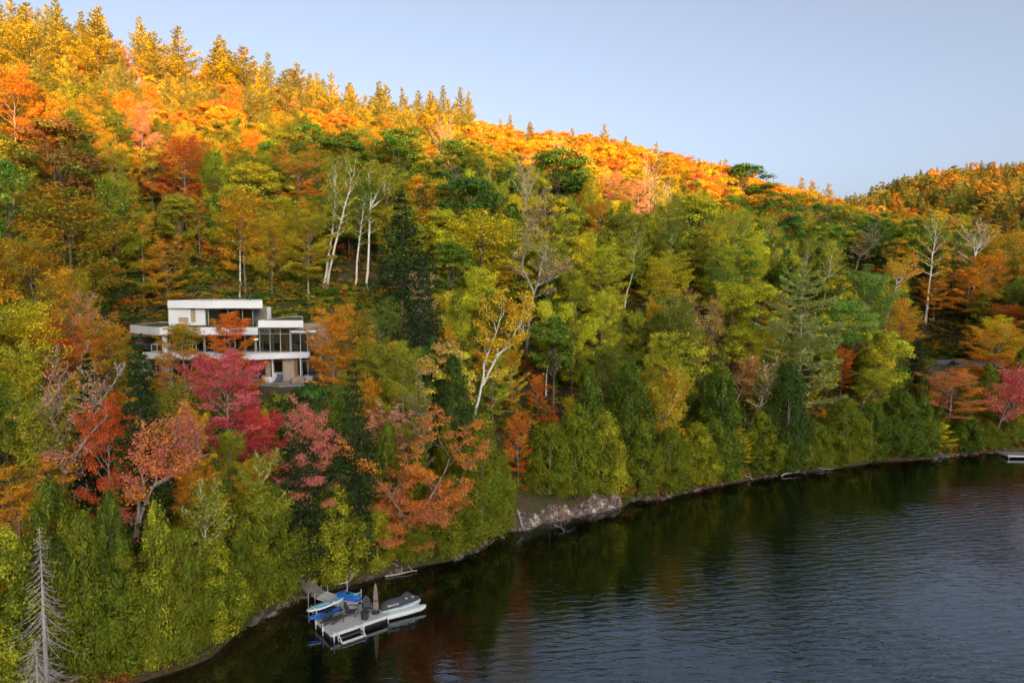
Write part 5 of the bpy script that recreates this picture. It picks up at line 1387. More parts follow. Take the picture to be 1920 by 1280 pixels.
# furniture seen through the glass: things of their own
def place(name, mb, mat, label, cat, group=None, smooth=False, bevel=0.0, base=None):
    v = np.array(mb.v); b = base if base is not None else (v[:, 0].mean(), v[:, 1].mean(), v[:, 2].min())
    root = link(name, None, loc=tuple(float(q) for q in b)); tag(root, label, cat, group)
    return root
def sofa(x0, x1, Y, z, lab, mat):
    r = link('sofa', None, loc=((x0 + x1) / 2, Y, z)); tag(r, lab, 'sofa', 'seating inside the house')
    MB().box(x0, x1, Y - .45, Y + .4, z + .12, z + .42).build('seat', mat, r, bevel=.05)
    MB().box(x0, x1, Y + .2, Y + .45, z + .42, z + .85).build('backrest', mat, r, bevel=.05)
    for a, b in ((x0 - .18, x0), (x1, x1 + .18)): MB().box(a, b, Y - .45, Y + .45, z + .1, z + .62).build('armrest', mat, r, bevel=.04)
    m = MB()
    for a in (x0 + .05, x1 - .05):
        for b in (Y - .38, Y + .35): m.box(a - .03, a + .03, b - .03, b + .03, z, z + .12)
    m.build('feet', M_DARK, r)
zf = z1t + .05
sofa(PX0(508, 652, 82.5), PX0(524, 652, 82.5), 82.6, zf, 'dark sofa behind the second main-floor window of the white house', M_SOFA)
sofa(PX0(529, 652, 82.4), PX0(540, 652, 82.4), 82.5, zf, 'dark sofa in front of the tan curtain in the white house', M_SOFA)
sofa(PX0(546, 656, 82.0), PX0(554, 656, 82.0), 82.0, zf, 'pale armchair by the right end of the main-floor glass', M_SEAT)
sofa(PX0(492, 657, 82.0), PX0(501, 657, 82.0), 81.9, zf, 'brown armchair behind the first main-floor window', M_SOFA)
sofa(PX0(271, 655, 82.0), PX0(296, 655, 82.0), 82.0, zf, 'black outdoor sofa in the open room at the left end of the house', M_DARK)
t = link('dining_table', None, loc=(PX0(569, 655, 84), 84, zf)); tag(t, 'dark dining table with chairs round it at the right end of the main floor', 'table')
x = PX0(569, 655, 84)
MB().box(x - 1.1, x + .6, 83.5, 84.5, zf + .70, zf + .76).build('table_top', M_SOFA, t)
for a in (x - 1.0, x + .5):
    for b in (83.6, 84.4): MB().box(a - .035, a + .035, b - .035, b + .035, zf, zf + .70).build('leg', M_SOFA, t)
# terrace things
def blob(c, r, seed, n=10, sq=(1, 1, .7), amp=.22):
    """rounded uneven stone"""
    rs = np.random.RandomState(seed); import itertools
    bm_v = []; bm_f = []
    lat, lon = 7, 10
    ph = rs.uniform(0, 6.28, 6); 
    for i in range(lat + 1):
        th = math.pi * i / lat
        for j in range(lon):
            a = 2 * math.pi * j / lon
            d = np.array([math.sin(th) * math.cos(a), math.sin(th) * math.sin(a), math.cos(th)])
            k = 1 + amp * (math.sin(d[0] * 3 + ph[0]) * math.sin(d[1] * 3.3 + ph[1]) + .6 * math.sin(d[2] * 5 + ph[2] + d[0] * 4) + .4 * rs.uniform(-.5, .5) * math.sin(th))
            bm_v.append(np.array(c) + d * r * k * np.array(sq))
    for i in range(lat):
        for j in range(lon): bm_f.append((i * lon + j, (i + 1) * lon + j, (i + 1) * lon + (j + 1) % lon, i * lon + (j + 1) % lon))
    return bm_v, bm_f
def rock_material(name, cols, scale=1.2, bump=.5):
    k = NT(name); n = k.noise(scale, 6, .7, k.pos(), .6)
    c = k.ramp(n, cols); n2 = k.noise(scale * 6, 4, .7, k.pos())
    c = k.mix(k.ramp(n2, [(.35, 0), (.75, .5)]), c, (.12, .10, .10))
    k.l(c, k.bsdf.inputs['Base Color']); k.bsdf.inputs['Roughness'].default_value = .9; k.bump(n2, bump, .12); return k.m
M_ROCK = rock_material('shore_rock', [(.3, (.06, .048, .042)), (.5, (.15, .115, .095)), (.7, (.36, .29, .25))])
M_BOULDER = rock_material('boulder', [(.3, (.25, .18, .14)), (.6, (.45, .33, .26)), (.8, (.5, .42, .36))])
v, f = blob((PX0(558, 712, 78.2), 78.2, zg + .35), .75, 3, sq=(1.3, .8, .7))
b = MB(); b.add(v, f); o = b.build('boulder', M_BOULDER, smooth=True); tag(o, 'rounded pinkish boulder on the terrace edge under the right end of the house', 'boulder')
v, f = blob((PX0(494.5, 706, 78.6), 78.6, zg + .45), .42, 4, sq=(.8, .8, 1.2), amp=.05)
b = MB(); b.add(v, f); o = b.build('garden_pot', simple('terracotta', (.62, .26, .13), .7), smooth=True); tag(o, 'rounded terracotta pot beside the white egg chair on the terrace', 'pot')
v, f = blob((PX0(503.5, 708, 78.2), 78.2, zg + .42), .55, 5, sq=(1.1, .8, .75), amp=.04)
b = MB(); b.add(v, f); o = b.build('egg_chair', M_WHITE, smooth=True); tag(o, 'low white egg-shaped chair on the terrace of the house', 'chair')
for i, px in enumerate((570, 579)):
    x = PX0(px, 708, 78.3); Y = 78.6 - i * .5
    r = link('sun_lounger', None, loc=(x, Y, zg + .04)); tag(r, ['pale sun lounger on the terrace next to the pinkish boulder', 'pale sun lounger at the far right end of the terrace'][i], 'lounger', 'sun loungers on the terrace')
    MB().box(x - .3, x + .3, Y - .8, Y + .4, zg + .3, zg + .38).build('seat', M_SEAT, r, bevel=.02)
    MB().obox((x, Y + .65, zg + .55), (1, 0, 0), (0, .75, .66), (0, -.66, .75), .3, .35, .04).build('backrest', M_SEAT, r)
    for a in (-.26, .26):
        for b in (-.7, .35): MB().box(x + a - .03, x + a + .03, Y + b - .03, Y + b + .03, zg + .04, zg + .3).build('leg', M_DARK, r)
x = PX0(523, 706, 79.6)
r = link('outdoor_chair', None, loc=(x, 79.6, zg + .04)); tag(r, 'blue-grey outdoor chair against the white apron below the ground-floor window', 'chair')
m = simple('blue_grey_fabric', (.12, .14, .24), .9)
MB().box(x - .35, x + .35, 79.3, 79.9, zg + .35, zg + .45).build('seat', m, r); MB().box(x - .35, x + .35, 79.9, 80.0, zg + .45, zg + .95).build('backrest', m, r)
for a in (-.3, .3):
    for b in (79.35, 79.85): MB().box(x + a - .025, x + a + .025, b - .025, b + .025, zg + .04, zg + .35).build('leg', M_DARK, r)
o = MB().box(PX0(301, 738, 74), PX0(346, 738, 74), 74.0, 74.4, PZ(748, 74), PZ(733.5, 74)).build('retaining_wall', M_CONC); tag(o, 'low grey concrete retaining wall below the left end of the house', 'wall')

# ------------------------------------------------------------------ the dock
ZD = 0.55
def dk(zx, zy, z=ZD):
    """a point of the dock: position in the enlarged crop -> world, at height z"""
    return np.array([*on_z(540 + zx / 5.981, 1020 + zy / 5.981, z), z])
M_DECK = simple('grey_deck_planks', (.54, .53, .50), .75, var=.22, scale=1.8, bump=.2)
M_DECKOLD = simple('weathered_planks', (.25, .22, .19), .85, var=.3, scale=2.0, bump=.3)
M_DWHITE = simple('white_dock_frame', (.70, .71, .70), .4, var=.08)
M_BLACK = simple('charcoal_plastic', (.045, .048, .055), .55, var=.25)
M_FLOAT = simple('black_float', (.02, .02, .022), .6)
M_ALU = simple('aluminium', (.62, .63, .64), .35, metal=.7, var=.1)
def P3(a, z=None):
    a = np.array(a, float)
    if z is not None: a = a.copy(); a[2] = z
    return a
A, B, C = dk(212, 868), dk(492, 1002), dk(1112, 792)
ex = C - B; LX = np.linalg.norm(ex); ex = ex / LX
ey0 = A - B; ey = ey0 - ex * (ey0 @ ex); LY = np.linalg.norm(ey); ey = ey / LY
print('DECK', LX, LY, 'skew', (ey0 @ ex))
ez = np.array([0, 0, 1.0])
dock = link('floating_dock', None, loc=tuple(B)); tag(dock, 'pale grey floating swim dock with four dark chairs, reaching out from the shore', 'dock')
def planks(parent, O, ux, uy, L, Wd, n, mat, zt=0.0, th=.035, name='plank'):
    """boards laid along uy, set side by side along ux"""
    w = L / n; rs = np.random.RandomState(n)
    me0 = MB().obox((0, 0, 0), ux, uy, ez, w * .47, Wd / 2, th / 2)
    base = None
    for i in range(n):
        c = O + ux * w * (i + .5) + uy * Wd / 2 + ez * (zt - th / 2 + rs.uniform(-.004, .004))
        if base is None:
            base = D.meshes.new(name); base.from_pydata([tuple(v) for v in me0.v], [], me0.f); base.materials.append(mat)
        link(name, base, parent, loc=tuple(c - np.array(parent.location)))
planks(dock, B, ex, ey, LX, LY, int(LX / .145), M_DECK)
f = MB()
for s0, s1, d0 in ((B, B + ex * LX, -ey), (B + ey * LY, B + ey * LY + ex * LX, ey)):
    f.bar(s0 + d0 * .05 - ez * .11, s1 + d0 * .05 - ez * .11, .07, .22)
for s0, s1, d0 in ((B, B + ey * LY, -ex), (B + ex * LX, B + ex * LX + ey * LY, ex)):
    f.bar(s0 + d0 * .05 - ez * .11, s1 + d0 * .05 - ez * .11, .07, .22)
f.build('edge_frame', M_DWHITE, dock, bevel=.015)
fl = MB()
for i in range(4):
    for j in range(2):
        fl.obox(B + ex * LX * (.13 + .245 * i) + ey * LY * (.25 + .5 * j) - ez * .45, ex, ey, ez, .6, LY * .2, .22)
fl.build('float', M_FLOAT, dock, bevel=.05)
for p in (B + ex * .1 - ey * .12, B + ey * (LY - .3) - ex * .12, B + ex * LX - ey * .12, B + ex * LX * .55 - ey * .12, B + ey * LY * .45 - ex * .12):
    MB().tube([p - ez * 1.6, p + ez * .25], [.045, .045]).build('anchor_post', M_ALU, dock, smooth=True)
for k in (.16, .42, .86):
    p = B + ex * LX * k + ey * .12
    MB().obox(p + ez * .03, ex, ey, ez, .10, .03, .03).build('cleat', M_ALU, dock)
# swim ladder on the front edge
lad = link('swim_ladder', None, loc=tuple(B + ex * .9 - ey * .2)); tag(lad, 'white swim ladder with a low step hung from the front corner of the dock', 'ladder')
s0 = B + ex * .35 - ey * .14; s1 = B + ex * 2.05 - ey * .14
for q in (s0, s1):
    MB().bar(q + ez * .02, q - ey * .75 - ez * .42, .06).bar(q - ez * .02 - ey * .05, q - ey * .1 - ez * .5, .05).bar(q - ey * .1 - ez * .48, q - ey * .75 - ez * .42, .05).build('side_rail', M_DWHITE, lad)
MB().bar(s0 - ey * .75 - ez * .40, s1 - ey * .75 - ez * .40, .16, .07).build('lower_step', M_DWHITE, lad)
MB().bar(s0 - ey * .4 - ez * .22, s1 - ey * .4 - ez * .22, .22, .04).build('upper_step', M_BLACK, lad)

def adirondack(loc, ang, tint=None):
    r = link('adirondack_chair', None, loc=tuple(loc)); r.rotation_euler = (0, 0, ang)
    m = M_BLACK
    def pc(name, mb):
        me = D.meshes.new(name); me.from_pydata(mb.v, [], mb.f); me.materials.append(m); o = link(name, me, r); b = o.modifiers.new('bevel', 'BEVEL'); b.width = .008; b.segments = 1; return o
    # faces +X ; seat slopes back
    for i in range(5):
        x = .28 - i * .125; z = .40 - i * .035
        pc('seat_slat', MB().obox((x, 0, z), (1, 0, .27), (0, 1, 0), (-.27, 0, 1), .055, .27, .012))
    for i in range(6):
        y = -.25 + i * .1; h = .42 - .05 * abs(i - 2.5)
        d = nrm(np.array([-.34, 0, .94])); o_ = np.array([-.30, y, .26]) + d * h
        pc('back_slat', MB().obox(o_, (.94, 0, .34), (0, 1, 0), d, .012, .043, h))
    for s in (-1, 1):
        pc('armrest', MB().obox((.06, s * .34, .60), (1, 0, -.02), (0, 1, 0), (0, 0, 1), .38, .065, .013))
        pc('leg', MB().bar((.36, s * .31, 0), (.36, s * .31, .59), .09, .03))
        pc('leg', MB().bar((.30, s * .27, .36), (-.52, s * .27, .02), .03, .11))
        pc('brace', MB().bar((-.33, s * .31, .22), (-.36, s * .31, .6), .06, .03))
    pc('back_rail', MB().bar((-.40, -.3, .58), (-.40, .3, .58), .03, .07))
    return r
def yaw(v): return math.atan2(v[1], v[0])
for lab, (zx, zy), fv in (
        ('charcoal deck chair nearest the paddleboards, at the left corner of the dock', (450, 890), ex * .97 - ey * .25),
        ('charcoal deck chair, second from the paddleboards, its seat turned to the lake', (555, 868), ex * .97 - ey * .2),
        ('charcoal deck chair standing alone in the middle of the dock', (715, 795), ex * .75 - ey * .75),
        ('charcoal deck chair with its tall back to the shore, beside the closed umbrella', (890, 760), -ey * .95 - ex * .3)):
    tag(adirondack(dk(zx, zy), yaw(fv)), lab, 'deck chair', 'charcoal adirondack chairs on the dock')
r = link('fire_table', None, loc=tuple(dk(863, 838))); tag(r, 'small dark drum-shaped table in front of the chair by the umbrella', 'side table')
me = MB().tube([(0, 0, 0), (0, 0, .05), (0, 0, .48), (0, 0, .52)], [.22, .25, .29, .29], 16).v; mb_ = MB().tube([(0, 0, 0), (0, 0, .05), (0, 0, .48)], [.22, .25, .29], 16)
def local(name, mb, mat, parent, smooth=False):
    me = D.meshes.new(name); me.from_pydata(mb.v, [], mb.f); me.materials.append(mat)
    if smooth: me.polygons.foreach_set('use_smooth', [True] * len(me.polygons))
    return link(name, me, parent)
local('drum', mb_, M_BLACK, r); local('table_top', MB().tube([(0, 0, .485), (0, 0, .53)], [.33, .33], 16), M_BLACK, r)
# closed umbrella
um = link('closed_umbrella', None, loc=tuple(dk(985, 770))); tag(um, 'closed taupe patio umbrella standing on the dock beside the jet ski', 'umbrella')
local('pole', MB().tube([(0, 0, 0), (0, 0, 2.2)], [.028, .028], 8), M_ALU, um, True)
M_TAUPE = simple('taupe_canvas', (.30, .24, .20), .95, var=.2, scale=4)
w_ = Wood(); zz = np.array([.42, .52, .9, 1.35, 1.75, 2.05, 2.15]); rr = np.array([.17, .18, .165, .14, .11, .08, .02])
ang = np.arange(16) * 2 * math.pi / 16; V = []; F = []
for z, q in zip(zz, rr):
    for i, a in enumerate(ang): k = q * (1.12 if i % 2 else .82); V.append((math.cos(a) * k, math.sin(a) * k, z))
for i in range(len(zz) - 1):
    for j in range(16): F.append((i * 16 + j, i * 16 + (j + 1) % 16, (i + 1) * 16 + (j + 1) % 16, (i + 1) * 16 + j))
F.append(tuple(range(16))[::-1]); F.append(tuple((len(zz) - 1) * 16 + i for i in range(16)))
local('canopy', MB().add(V, F), M_TAUPE, um)
local('strap', MB().tube([(0, 0, .95), (0, 0, 1.0)], [.19, .19], 16), M_DARK, um)
local('base', MB().tube([(0, 0, 0), (0, 0, .09)], [.30, .28], 16), M_BLACK, um)

# walkway from the shore
wk = link('walkway', None, loc=tuple(dk(480, 560, .7))); tag(wk, 'plank walkway leading from the wooded bank down to the dock', 'walkway')
def run(p, q, wd, n, mat, z0, z1):
    p = P3(p, z0); q = P3(q, z1); d = q - p; L = np.linalg.norm(d); u = d / L; sd = nrm(np.cross(ez, u))
    planks_sl(wk, p - sd * wd / 2, u, sd, L, wd, n, mat)
    for k in (-1, 1): MB().bar(p + sd * k * (wd / 2 - .04) - ez * .10, q + sd * k * (wd / 2 - .04) - ez * .10, .06, .13).build('side_beam', M_DWHITE if mat is M_DECK else M_DECKOLD, wk)
def planks_sl(parent, O, u, sd, L, wd, n, mat):
    w = L / n; zz_ = np.cross(u, sd); base = None
    mm = MB().obox((0, 0, 0), u, sd, zz_, w * .46, wd / 2, .018)
    me = D.meshes.new('plank'); me.from_pydata([tuple(v) for v in mm.v], [], mm.f); me.materials.append(mat)
    for i in range(n):
        link('plank', me, parent, loc=tuple(O + u * w * (i + .5) + sd * wd / 2 - np.array(parent.location)))
pW0 = dk(70, 300, 1.7); pW1 = dk(300, 520, 1.0); pW2 = dk(375, 560, .78); pW3 = dk(735, 690, .57)
run(pW0, pW1, 1.1, 20, M_DECKOLD, 1.62, .98); run(pW1, pW2, 1.1, 6, M_DECKOLD, .97, .80); run(pW2, pW3, 1.1, 34, M_DECK, .79, .575)
for p in (pW1, pW2):
    for k in (-1, 1):
        sd = nrm(np.cross(ez, P3(pW3, 0) - P3(pW1, 0)))
        MB().tube([P3(p, -.6) + sd * k * .72, P3(p, 1.15) + sd * k * .72], [.03, .03]).build('post', M_ALU, wk)

# boards on racks
M_TURQ = simple('turquoise_deck_pad', (.08, .50, .58), .5, var=.12)
M_BLUE = simple('blue_plastic', (.02, .14, .62), .35, var=.15)
M_BLUE2 = simple('light_blue_plastic', (.05, .38, .62), .4, var=.15)
M_RED = simple('red_print', (.6, .06, .07), .5)
def board(name, a, b, z0, z1, wd, th, mats, lab, cat, nose=.12):
    """surfboard-like hull from a to b; mats: hull, pad"""
    a = P3(a, z0); b = P3(b, z1); u = b - a; L = np.linalg.norm(u); u = u / L; sd = nrm(np.cross(ez, u)); up = np.cross(u, sd)
    r = link(name, None, loc=tuple(a)); tag(r, lab, cat)
    def outline(t): return wd / 2 * (max(0, math.sin(math.pi * min(1, max(0, t)) ** .85)) ** .48) + .004
    ts = np.linspace(0, 1, 23); prof = [(-1, 0), (-.86, -.5), (0, -.6), (.86, -.5), (1, 0), (.9, .42), (0, .5), (-.9, .42)]
    V = []; F = []
    for t in ts:
        w = outline(t); c = a + u * L * t + up * (.16 * (t - .45) ** 2 * 1.2)
        for p, q in prof: V.append(c + sd * p * w + up * q * th * (0.35 + .65 * min(1, w / (wd / 2) * 1.2)))
    n = len(prof)
    for i in range(len(ts) - 1):
        for j in range(n): F.append((i * n + j, i * n + (j + 1) % n, (i + 1) * n + (j + 1) % n, (i + 1) * n + j))
    F.append(tuple(range(n))[::-1]); F.append(tuple((len(ts) - 1) * n + i for i in range(n)))
    MB().add(V, F).build('hull', mats[0], r, smooth=True)
    def patch(nm, t0, t1, k0, k1, mat, lift):
        V = []; F = []; tt = np.linspace(t0, t1, 9)
        for t in tt:
            w = outline(t); c = a + u * L * t + up * (.16 * (t - .45) ** 2 * 1.2 + th * .5 * (0.35 + .65 * min(1, w / (wd / 2) * 1.2)) + lift)
            V.append(c + sd * k0 * w * .93); V.append(c + sd * k1 * w * .93)
        m = len(tt)
        V2 = [v - up * .02 for v in V]
        for i in range(m - 1):
            F.append((2 * i, 2 * i + 1, 2 * i + 3, 2 * i + 2))
        MB().add(V, F).build(nm, mat, r)
    return r, patch
sup, patch = board('paddleboard', dk(208, 745, 1.25), dk(622, 612, 1.25), 1.22, 1.28, .82, .13, (M_WHITE,), 'white and turquoise paddleboard lying on the upper rack of the dock', 'paddleboard')
patch('deck_pad', .22, .66, -.8, .8, M_TURQ, .008); patch('white_stripe', .25, .6, -.2, .2, M_WHITE, .016); patch('nose_pad', .06, .17, -.7, .7, simple('grey_print', (.35, .36, .38), .6), .008)
patch('turquoise_stripe', .74, .96, -.75, .75, M_TURQ, .008); patch('red_print', .67, .71, -.45, .45, M_RED, .010); patch('printed_logo', .10, .13, -.3, .3, M_WHITE, .016)
bb, patch = board('blue_board', dk(225, 835, .82), dk(600, 715, .82), .8, .84, .72, .16, (M_BLUE,), 'bright blue kayak-like board on the lower rack under the paddleboard', 'board')
patch('deck_panel', .15, .4, -.5, .5, M_BLUE2, .008); patch('cockpit', .5, .72, -.55, .55, M_DARK, .008)
rk = link('board_rack', None, loc=tuple(dk(420, 760))); tag(rk, 'white metal rack holding the paddleboard above the blue board', 'rack')
for zx, zy in ((322, 830), (565, 735)):
    p = dk(zx, zy)
    MB().bar(p - ez * .35, p + ez * .66, .05).build('post', M_DWHITE, rk)
    for z in (.15, .60): MB().bar(p + ez * z, p + ez * z + ey * .95, .045).build('arm', M_DWHITE, rk)
# blue pedal boat / kayak on the right-hand rack
kb, patch = board('kayak', dk(552, 560, .75), dk(825, 612, .75), .78, .72, .95, .42, (M_BLUE,), 'blue sit-on kayak on the rack to the right of the walkway', 'kayak')
patch('seat_well', .3, .62, -.6, .6, M_BLUE2, .012); patch('front_well', .68, .88, -.55, .55, M_TURQ, .012); patch('seat_pad', .36, .52, -.4, .4, M_DARK, .03)
rk = link('kayak_rack', None, loc=tuple(dk(690, 610))); tag(rk, 'white metal rack carrying the blue kayak right of the walkway', 'rack')
for zx, zy in ((665, 520), (822, 640)):
    p = P3(dk(zx, zy, .5), .5)
    MB().bar(p - ez * 1.0, p + ez * .95, .05).build('post', M_DWHITE, rk)
    MB().bar(p + ez * .05, p + ez * .05 - ex * 1.0, .045).build('arm', M_DWHITE, rk); MB().bar(p + ez * .72, p + ez * .72 - ex * .65, .045).build('arm', M_DWHITE, rk)

# jet ski on its float
j0 = dk(1110, 815, .30); j1 = dk(1558, 702, .30); ju = nrm(j1 - j0); jl = np.linalg.norm(j1 - j0); js = nrm(np.cross(ez, ju))
jd = link('jet_ski_float', None, loc=tuple(j0)); tag(jd, 'white drive-on float carrying the covered jet ski', 'float')
def pontoon(off, mat):
    V = []; F = []; prof = [(-1, -.6), (-1, .4), (-.75, 1), (.75, 1), (1, .4), (1, -.6)]; n = len(prof)
    ts = [0, .03, .1, .5, .85, .95, 1.0]; ws = [.6, .9, 1, 1, .9, .65, .2]; lift = [0, 0, 0, 0, .03, .07, .12]
    for t, w, l in zip(ts, ws, lift):
        for p, q in prof: V.append(j0 + ju * jl * t + js * (off + p * .33 * w) + ez * (q * .18 * max(.4, w) + l - .06))
    for i in range(len(ts) - 1):
        for k in range(n): F.append((i * n + k, (i + 1) * n + k, (i + 1) * n + (k + 1) % n, i * n + (k + 1) % n))
    F.append(tuple(range(n))); F.append(tuple((len(ts) - 1) * n + i for i in range(n))[::-1])
    return MB().add(V, F)
pontoon(.18, None).build('pontoon', M_DWHITE, jd, bevel=.03); pontoon(1.25, None).build('pontoon', M_DWHITE, jd, bevel=.03)
MB().obox(j0 + ju * jl * .45 + js * .72 + ez * .02, ju, js, ez, jl * .42, .24, .08).build('cradle', M_DWHITE, jd)
js_root = link('jet_ski', None, loc=tuple(j0 + ju * jl * .42 + js * .75)); js_root.rotation_euler = (0, 0, yaw(ju)); tag(js_root, 'jet ski under a dark grey cover with a pale blue and white hull', 'jet ski')
M_COVER = simple('charcoal_cover', (.055, .058, .068), .8, var=.3, scale=2.5, bump=.2)
M_HULL = simple('pale_blue_hull', (.50, .66, .70), .3, var=.06)
def loft(st, prof, mat, name, smooth=True):
    V = []; F = []; n = len(prof)
    for (x, w, z0, z1) in st:
        for p, q in prof: V.append((x, p * w, z0 + (z1 - z0) * q))
    for i in range(len(st) - 1):
        for k in range(n - 1): F.append((i * n + k, (i + 1) * n + k, (i + 1) * n + k + 1, i * n + k + 1))
        F.append((i * n + n - 1, (i + 1) * n + n - 1, (i + 1) * n, i * n))
    F.append(tuple(range(n))); F.append(tuple((len(st) - 1) * n + i for i in range(n))[::-1])
    o = local(name, MB().add(V, F), mat, js_root, smooth)
    if smooth:
        s_ = o.modifiers.new('s', 'SUBSURF'); s_.levels = 1; s_.render_levels = 1
    return o
hp_ = [(0, 0), (.75, .35), (1, .8), (1, 1), (-1, 1), (-1, .8), (-.75, .35)]
loft([(-1.62, .42, .02, .32), (-1.2, .56, .0, .34), (-.2, .60, .0, .36), (.7, .56, .02, .40), (1.25, .38, .08, .45), (1.62, .12, .22, .50)], hp_, M_HULL, 'hull')
cp_ = [(-1, 0), (-.95, .35), (-.5, .88), (-.16, 1), (.16, 1), (.5, .88), (.95, .35), (1, 0)]
loft([(-1.64, .38, .30, .50), (-1.45, .50, .30, .72), (-1.0, .52, .32, .88), (-.55, .52, .33, .95), (-.15, .50, .34, .86), (.15, .52, .36, .98), (.42, .50, .38, 1.22), (.66, .46, .40, 1.18), (.95, .44, .42, .86), (1.3, .32, .46, .70), (1.6, .10, .50, .58)], cp_, M_COVER, 'cover')
local('side_stripe', MB().box(-1.1, .9, -.595, -.575, .30, .36), M_WHITE, js_root)
fc = D.curves.new('printed_lettering', 'FONT'); fc.body = 'SEA-DOO'; fc.size = .20; fc.extrude = .004; fc.align_x = 'CENTER'
fc.materials.append(M_WHITE); ft = D.objects.new('lettering_source', fc); COL.objects.link(ft)
bpy.context.view_layer.update(); fme = D.meshes.new_from_object(ft.evaluated_get(bpy.context.evaluated_depsgraph_get())); D.objects.remove(ft)
fo = link('printed_lettering', fme, js_root); fo.location = (-.72, -.50, .58); fo.rotation_euler = (math.radians(62), 0, 0)
for xx in (.35, .85): local('grab_print', MB().obox((xx, -.36, .86), (1, 0, -.4), (0, .6, .8), (0, -.8, .6), .10, .03, .01), M_WHITE, js_root)

# ------------------------------------------------------------------ shore
def shore_at(px, py): return np.array(on_z(px, py, 0.0)) @ DV
def ledge():
    """outcrop of pale rock where the bank drops straight to the water"""
    rs = np.random.RandomState(4); s0, s1 = S_LEDGE0 - 1.0, S_LEDGE1 + .8; ns, nt = 150, 26
    V = []; F = []
    for i in range(ns + 1):
        s = s0 + (s1 - s0) * i / ns
        e = min(1, (s - s0) / 2.0, (s1 - s) / 1.2); hh = (1.15 + 2.0 * max(0, (s - s1 + 6) / 6) ** 2 + .35 * math.sin(s * 1.3)) * max(.12, e)
        for j in range(nt + 1):
            q = j / nt; t = -0.75 + q * 4.4
            z = -.35 + (hh + .35) * (1 / (1 + math.exp(-(q - .36) * 10)))
            if q < .22: z = min(z, .10)
            n1 = mnoise.noise(Vector((s * .55, q * 2.2, 3.1))); n2 = mnoise.noise(Vector((s * 1.7, q * 5, 9.1))); n3 = mnoise.noise(Vector((s * 4.5, q * 12, 5.0)))
            vd = mnoise.voronoi(Vector((s * .85 + n1 * .5, q * 3.4, 2.0)))[0]; cr = max(0, 1 - (vd[1] - vd[0]) / .16)
            cell = mnoise.cell(Vector((s * .9 + n1, q * 3.6, 0)))
            x, y = xy_of(s, t + n1 * .45 + n2 * .2 + cr * .14 + cell * .22)
            V.append((float(x), float(y), z + n1 * .16 + n2 * .12 + n3 * .10 - cr * .14 + (cell - .5) * .14 * (q > .2)))
    for i in range(ns):
        for j in range(nt): F.append((i * (nt + 1) + j, (i + 1) * (nt + 1) + j, (i + 1) * (nt + 1) + j + 1, i * (nt + 1) + j + 1))
    k = NT('ledge_rock'); p = k.pos(); n = k.noise(1.3, 8, .78, p, .5); z = k.n('SeparateXYZ', ins={0: p}).outputs[2]
    c = k.ramp(n, [(.38, (.06, .048, .05)), (.47, (.17, .12, .10)), (.53, (.32, .23, .17)), (.58, (.78, .72, .60))])
    wet = k.ramp(k.math('ADD', z, k.math('MULTIPLY', k.noise(2.0, 3, .6, p), .4)), [(.16, 1), (.42, 0)])
    lowf = k.noise(.38, 3, .55, p, .4)
    c = k.mix(k.ramp(lowf, [(.40, .85), (.56, 0)]), c, (.10, .075, .065))
    c = k.mix(k.ramp(k.noise(.6, 3, .5, p), [(.56, 0), (.66, .7)]), c, (.30, .16, .08))
    c = k.mix(wet, c, (.13, .105, .105))
    k.l(c, k.bsdf.inputs['Base Color']); k.bsdf.inputs['Roughness'].default_value = .9
    k.bump(k.noise(7, 5, .75, p, .5), .9, .15)
    tag(MB().add(V, F).build('rock_ledge', k.m, smooth=False), 'pale lichen-streaked rock ledge dropping into the lake in mid-shore', 'rock')
ledge()
def rocks_along(name, s0, s1, n, size, t0, t1, label, seed):
    rs = np.random.RandomState(seed); r = link(name, None, loc=(*[float(v) for v in xy_of((s0 + s1) / 2, .5)], 0)); tag(r, label, 'rocks')
    vs_ = [blob((0, 0, 0), 1, 60 + k, sq=(1, .85, .6), amp=.3) for k in range(5)]; mes = []
    for v, f in vs_:
        me = D.meshes.new('rock'); me.from_pydata([tuple(q) for q in v], [], f); me.materials.append(M_ROCK); mes.append(me)
    for i in range(n):
        s = rs.uniform(s0, s1); t = rs.uniform(t0, t1); x, y = xy_of(s, t); z = float(height(x, y)); q = size * rs.uniform(.45, 1.5)
        o = link('rock', mes[rs.randint(5)], r, loc=(float(x) - r.location[0], float(y) - r.location[1], max(z, -.12) + q * .12))
        o.scale = (q, q, q); o.rotation_euler = (rs.uniform(-.3, .3), rs.uniform(-.3, .3), rs.uniform(0, 6.28))
rocks_along('rocky_bank', shore_at(470, 1168), shore_at(578, 1116), 120, .26, -.35, 2.0, 'bank of brown and pink stones at the waterline left of the dock', 5)
rocks_along('shore_stones', shore_at(640, 1100), shore_at(760, 1072), 30, .2, -.2, .9, 'dark stones and roots along the bank right of the walkway', 6)
rocks_along('shore_stones', shore_at(1185, 938), shore_at(1330, 915), 26, .22, -.25, .5, 'line of low reddish stones just right of the pale rock ledge', 7)
rocks_along('shore_stones', shore_at(1340, 913), shore_at(1560, 880), 24, .2, -.2, .5, 'line of low stones under the cedars in the middle of the far shore', 8)
rocks_along('shore_stones', shore_at(1745, 859), shore_at(1900, 846), 40, .30, -.3, .9, 'line of low stones between the yellow maple and the distant dock', 9)
rocks_along('shore_stones', shore_at(845, 1050), shore_at(935, 1002), 30, .22, -.3, .6, 'dark stones under the coral maple and the cedar point', 10)
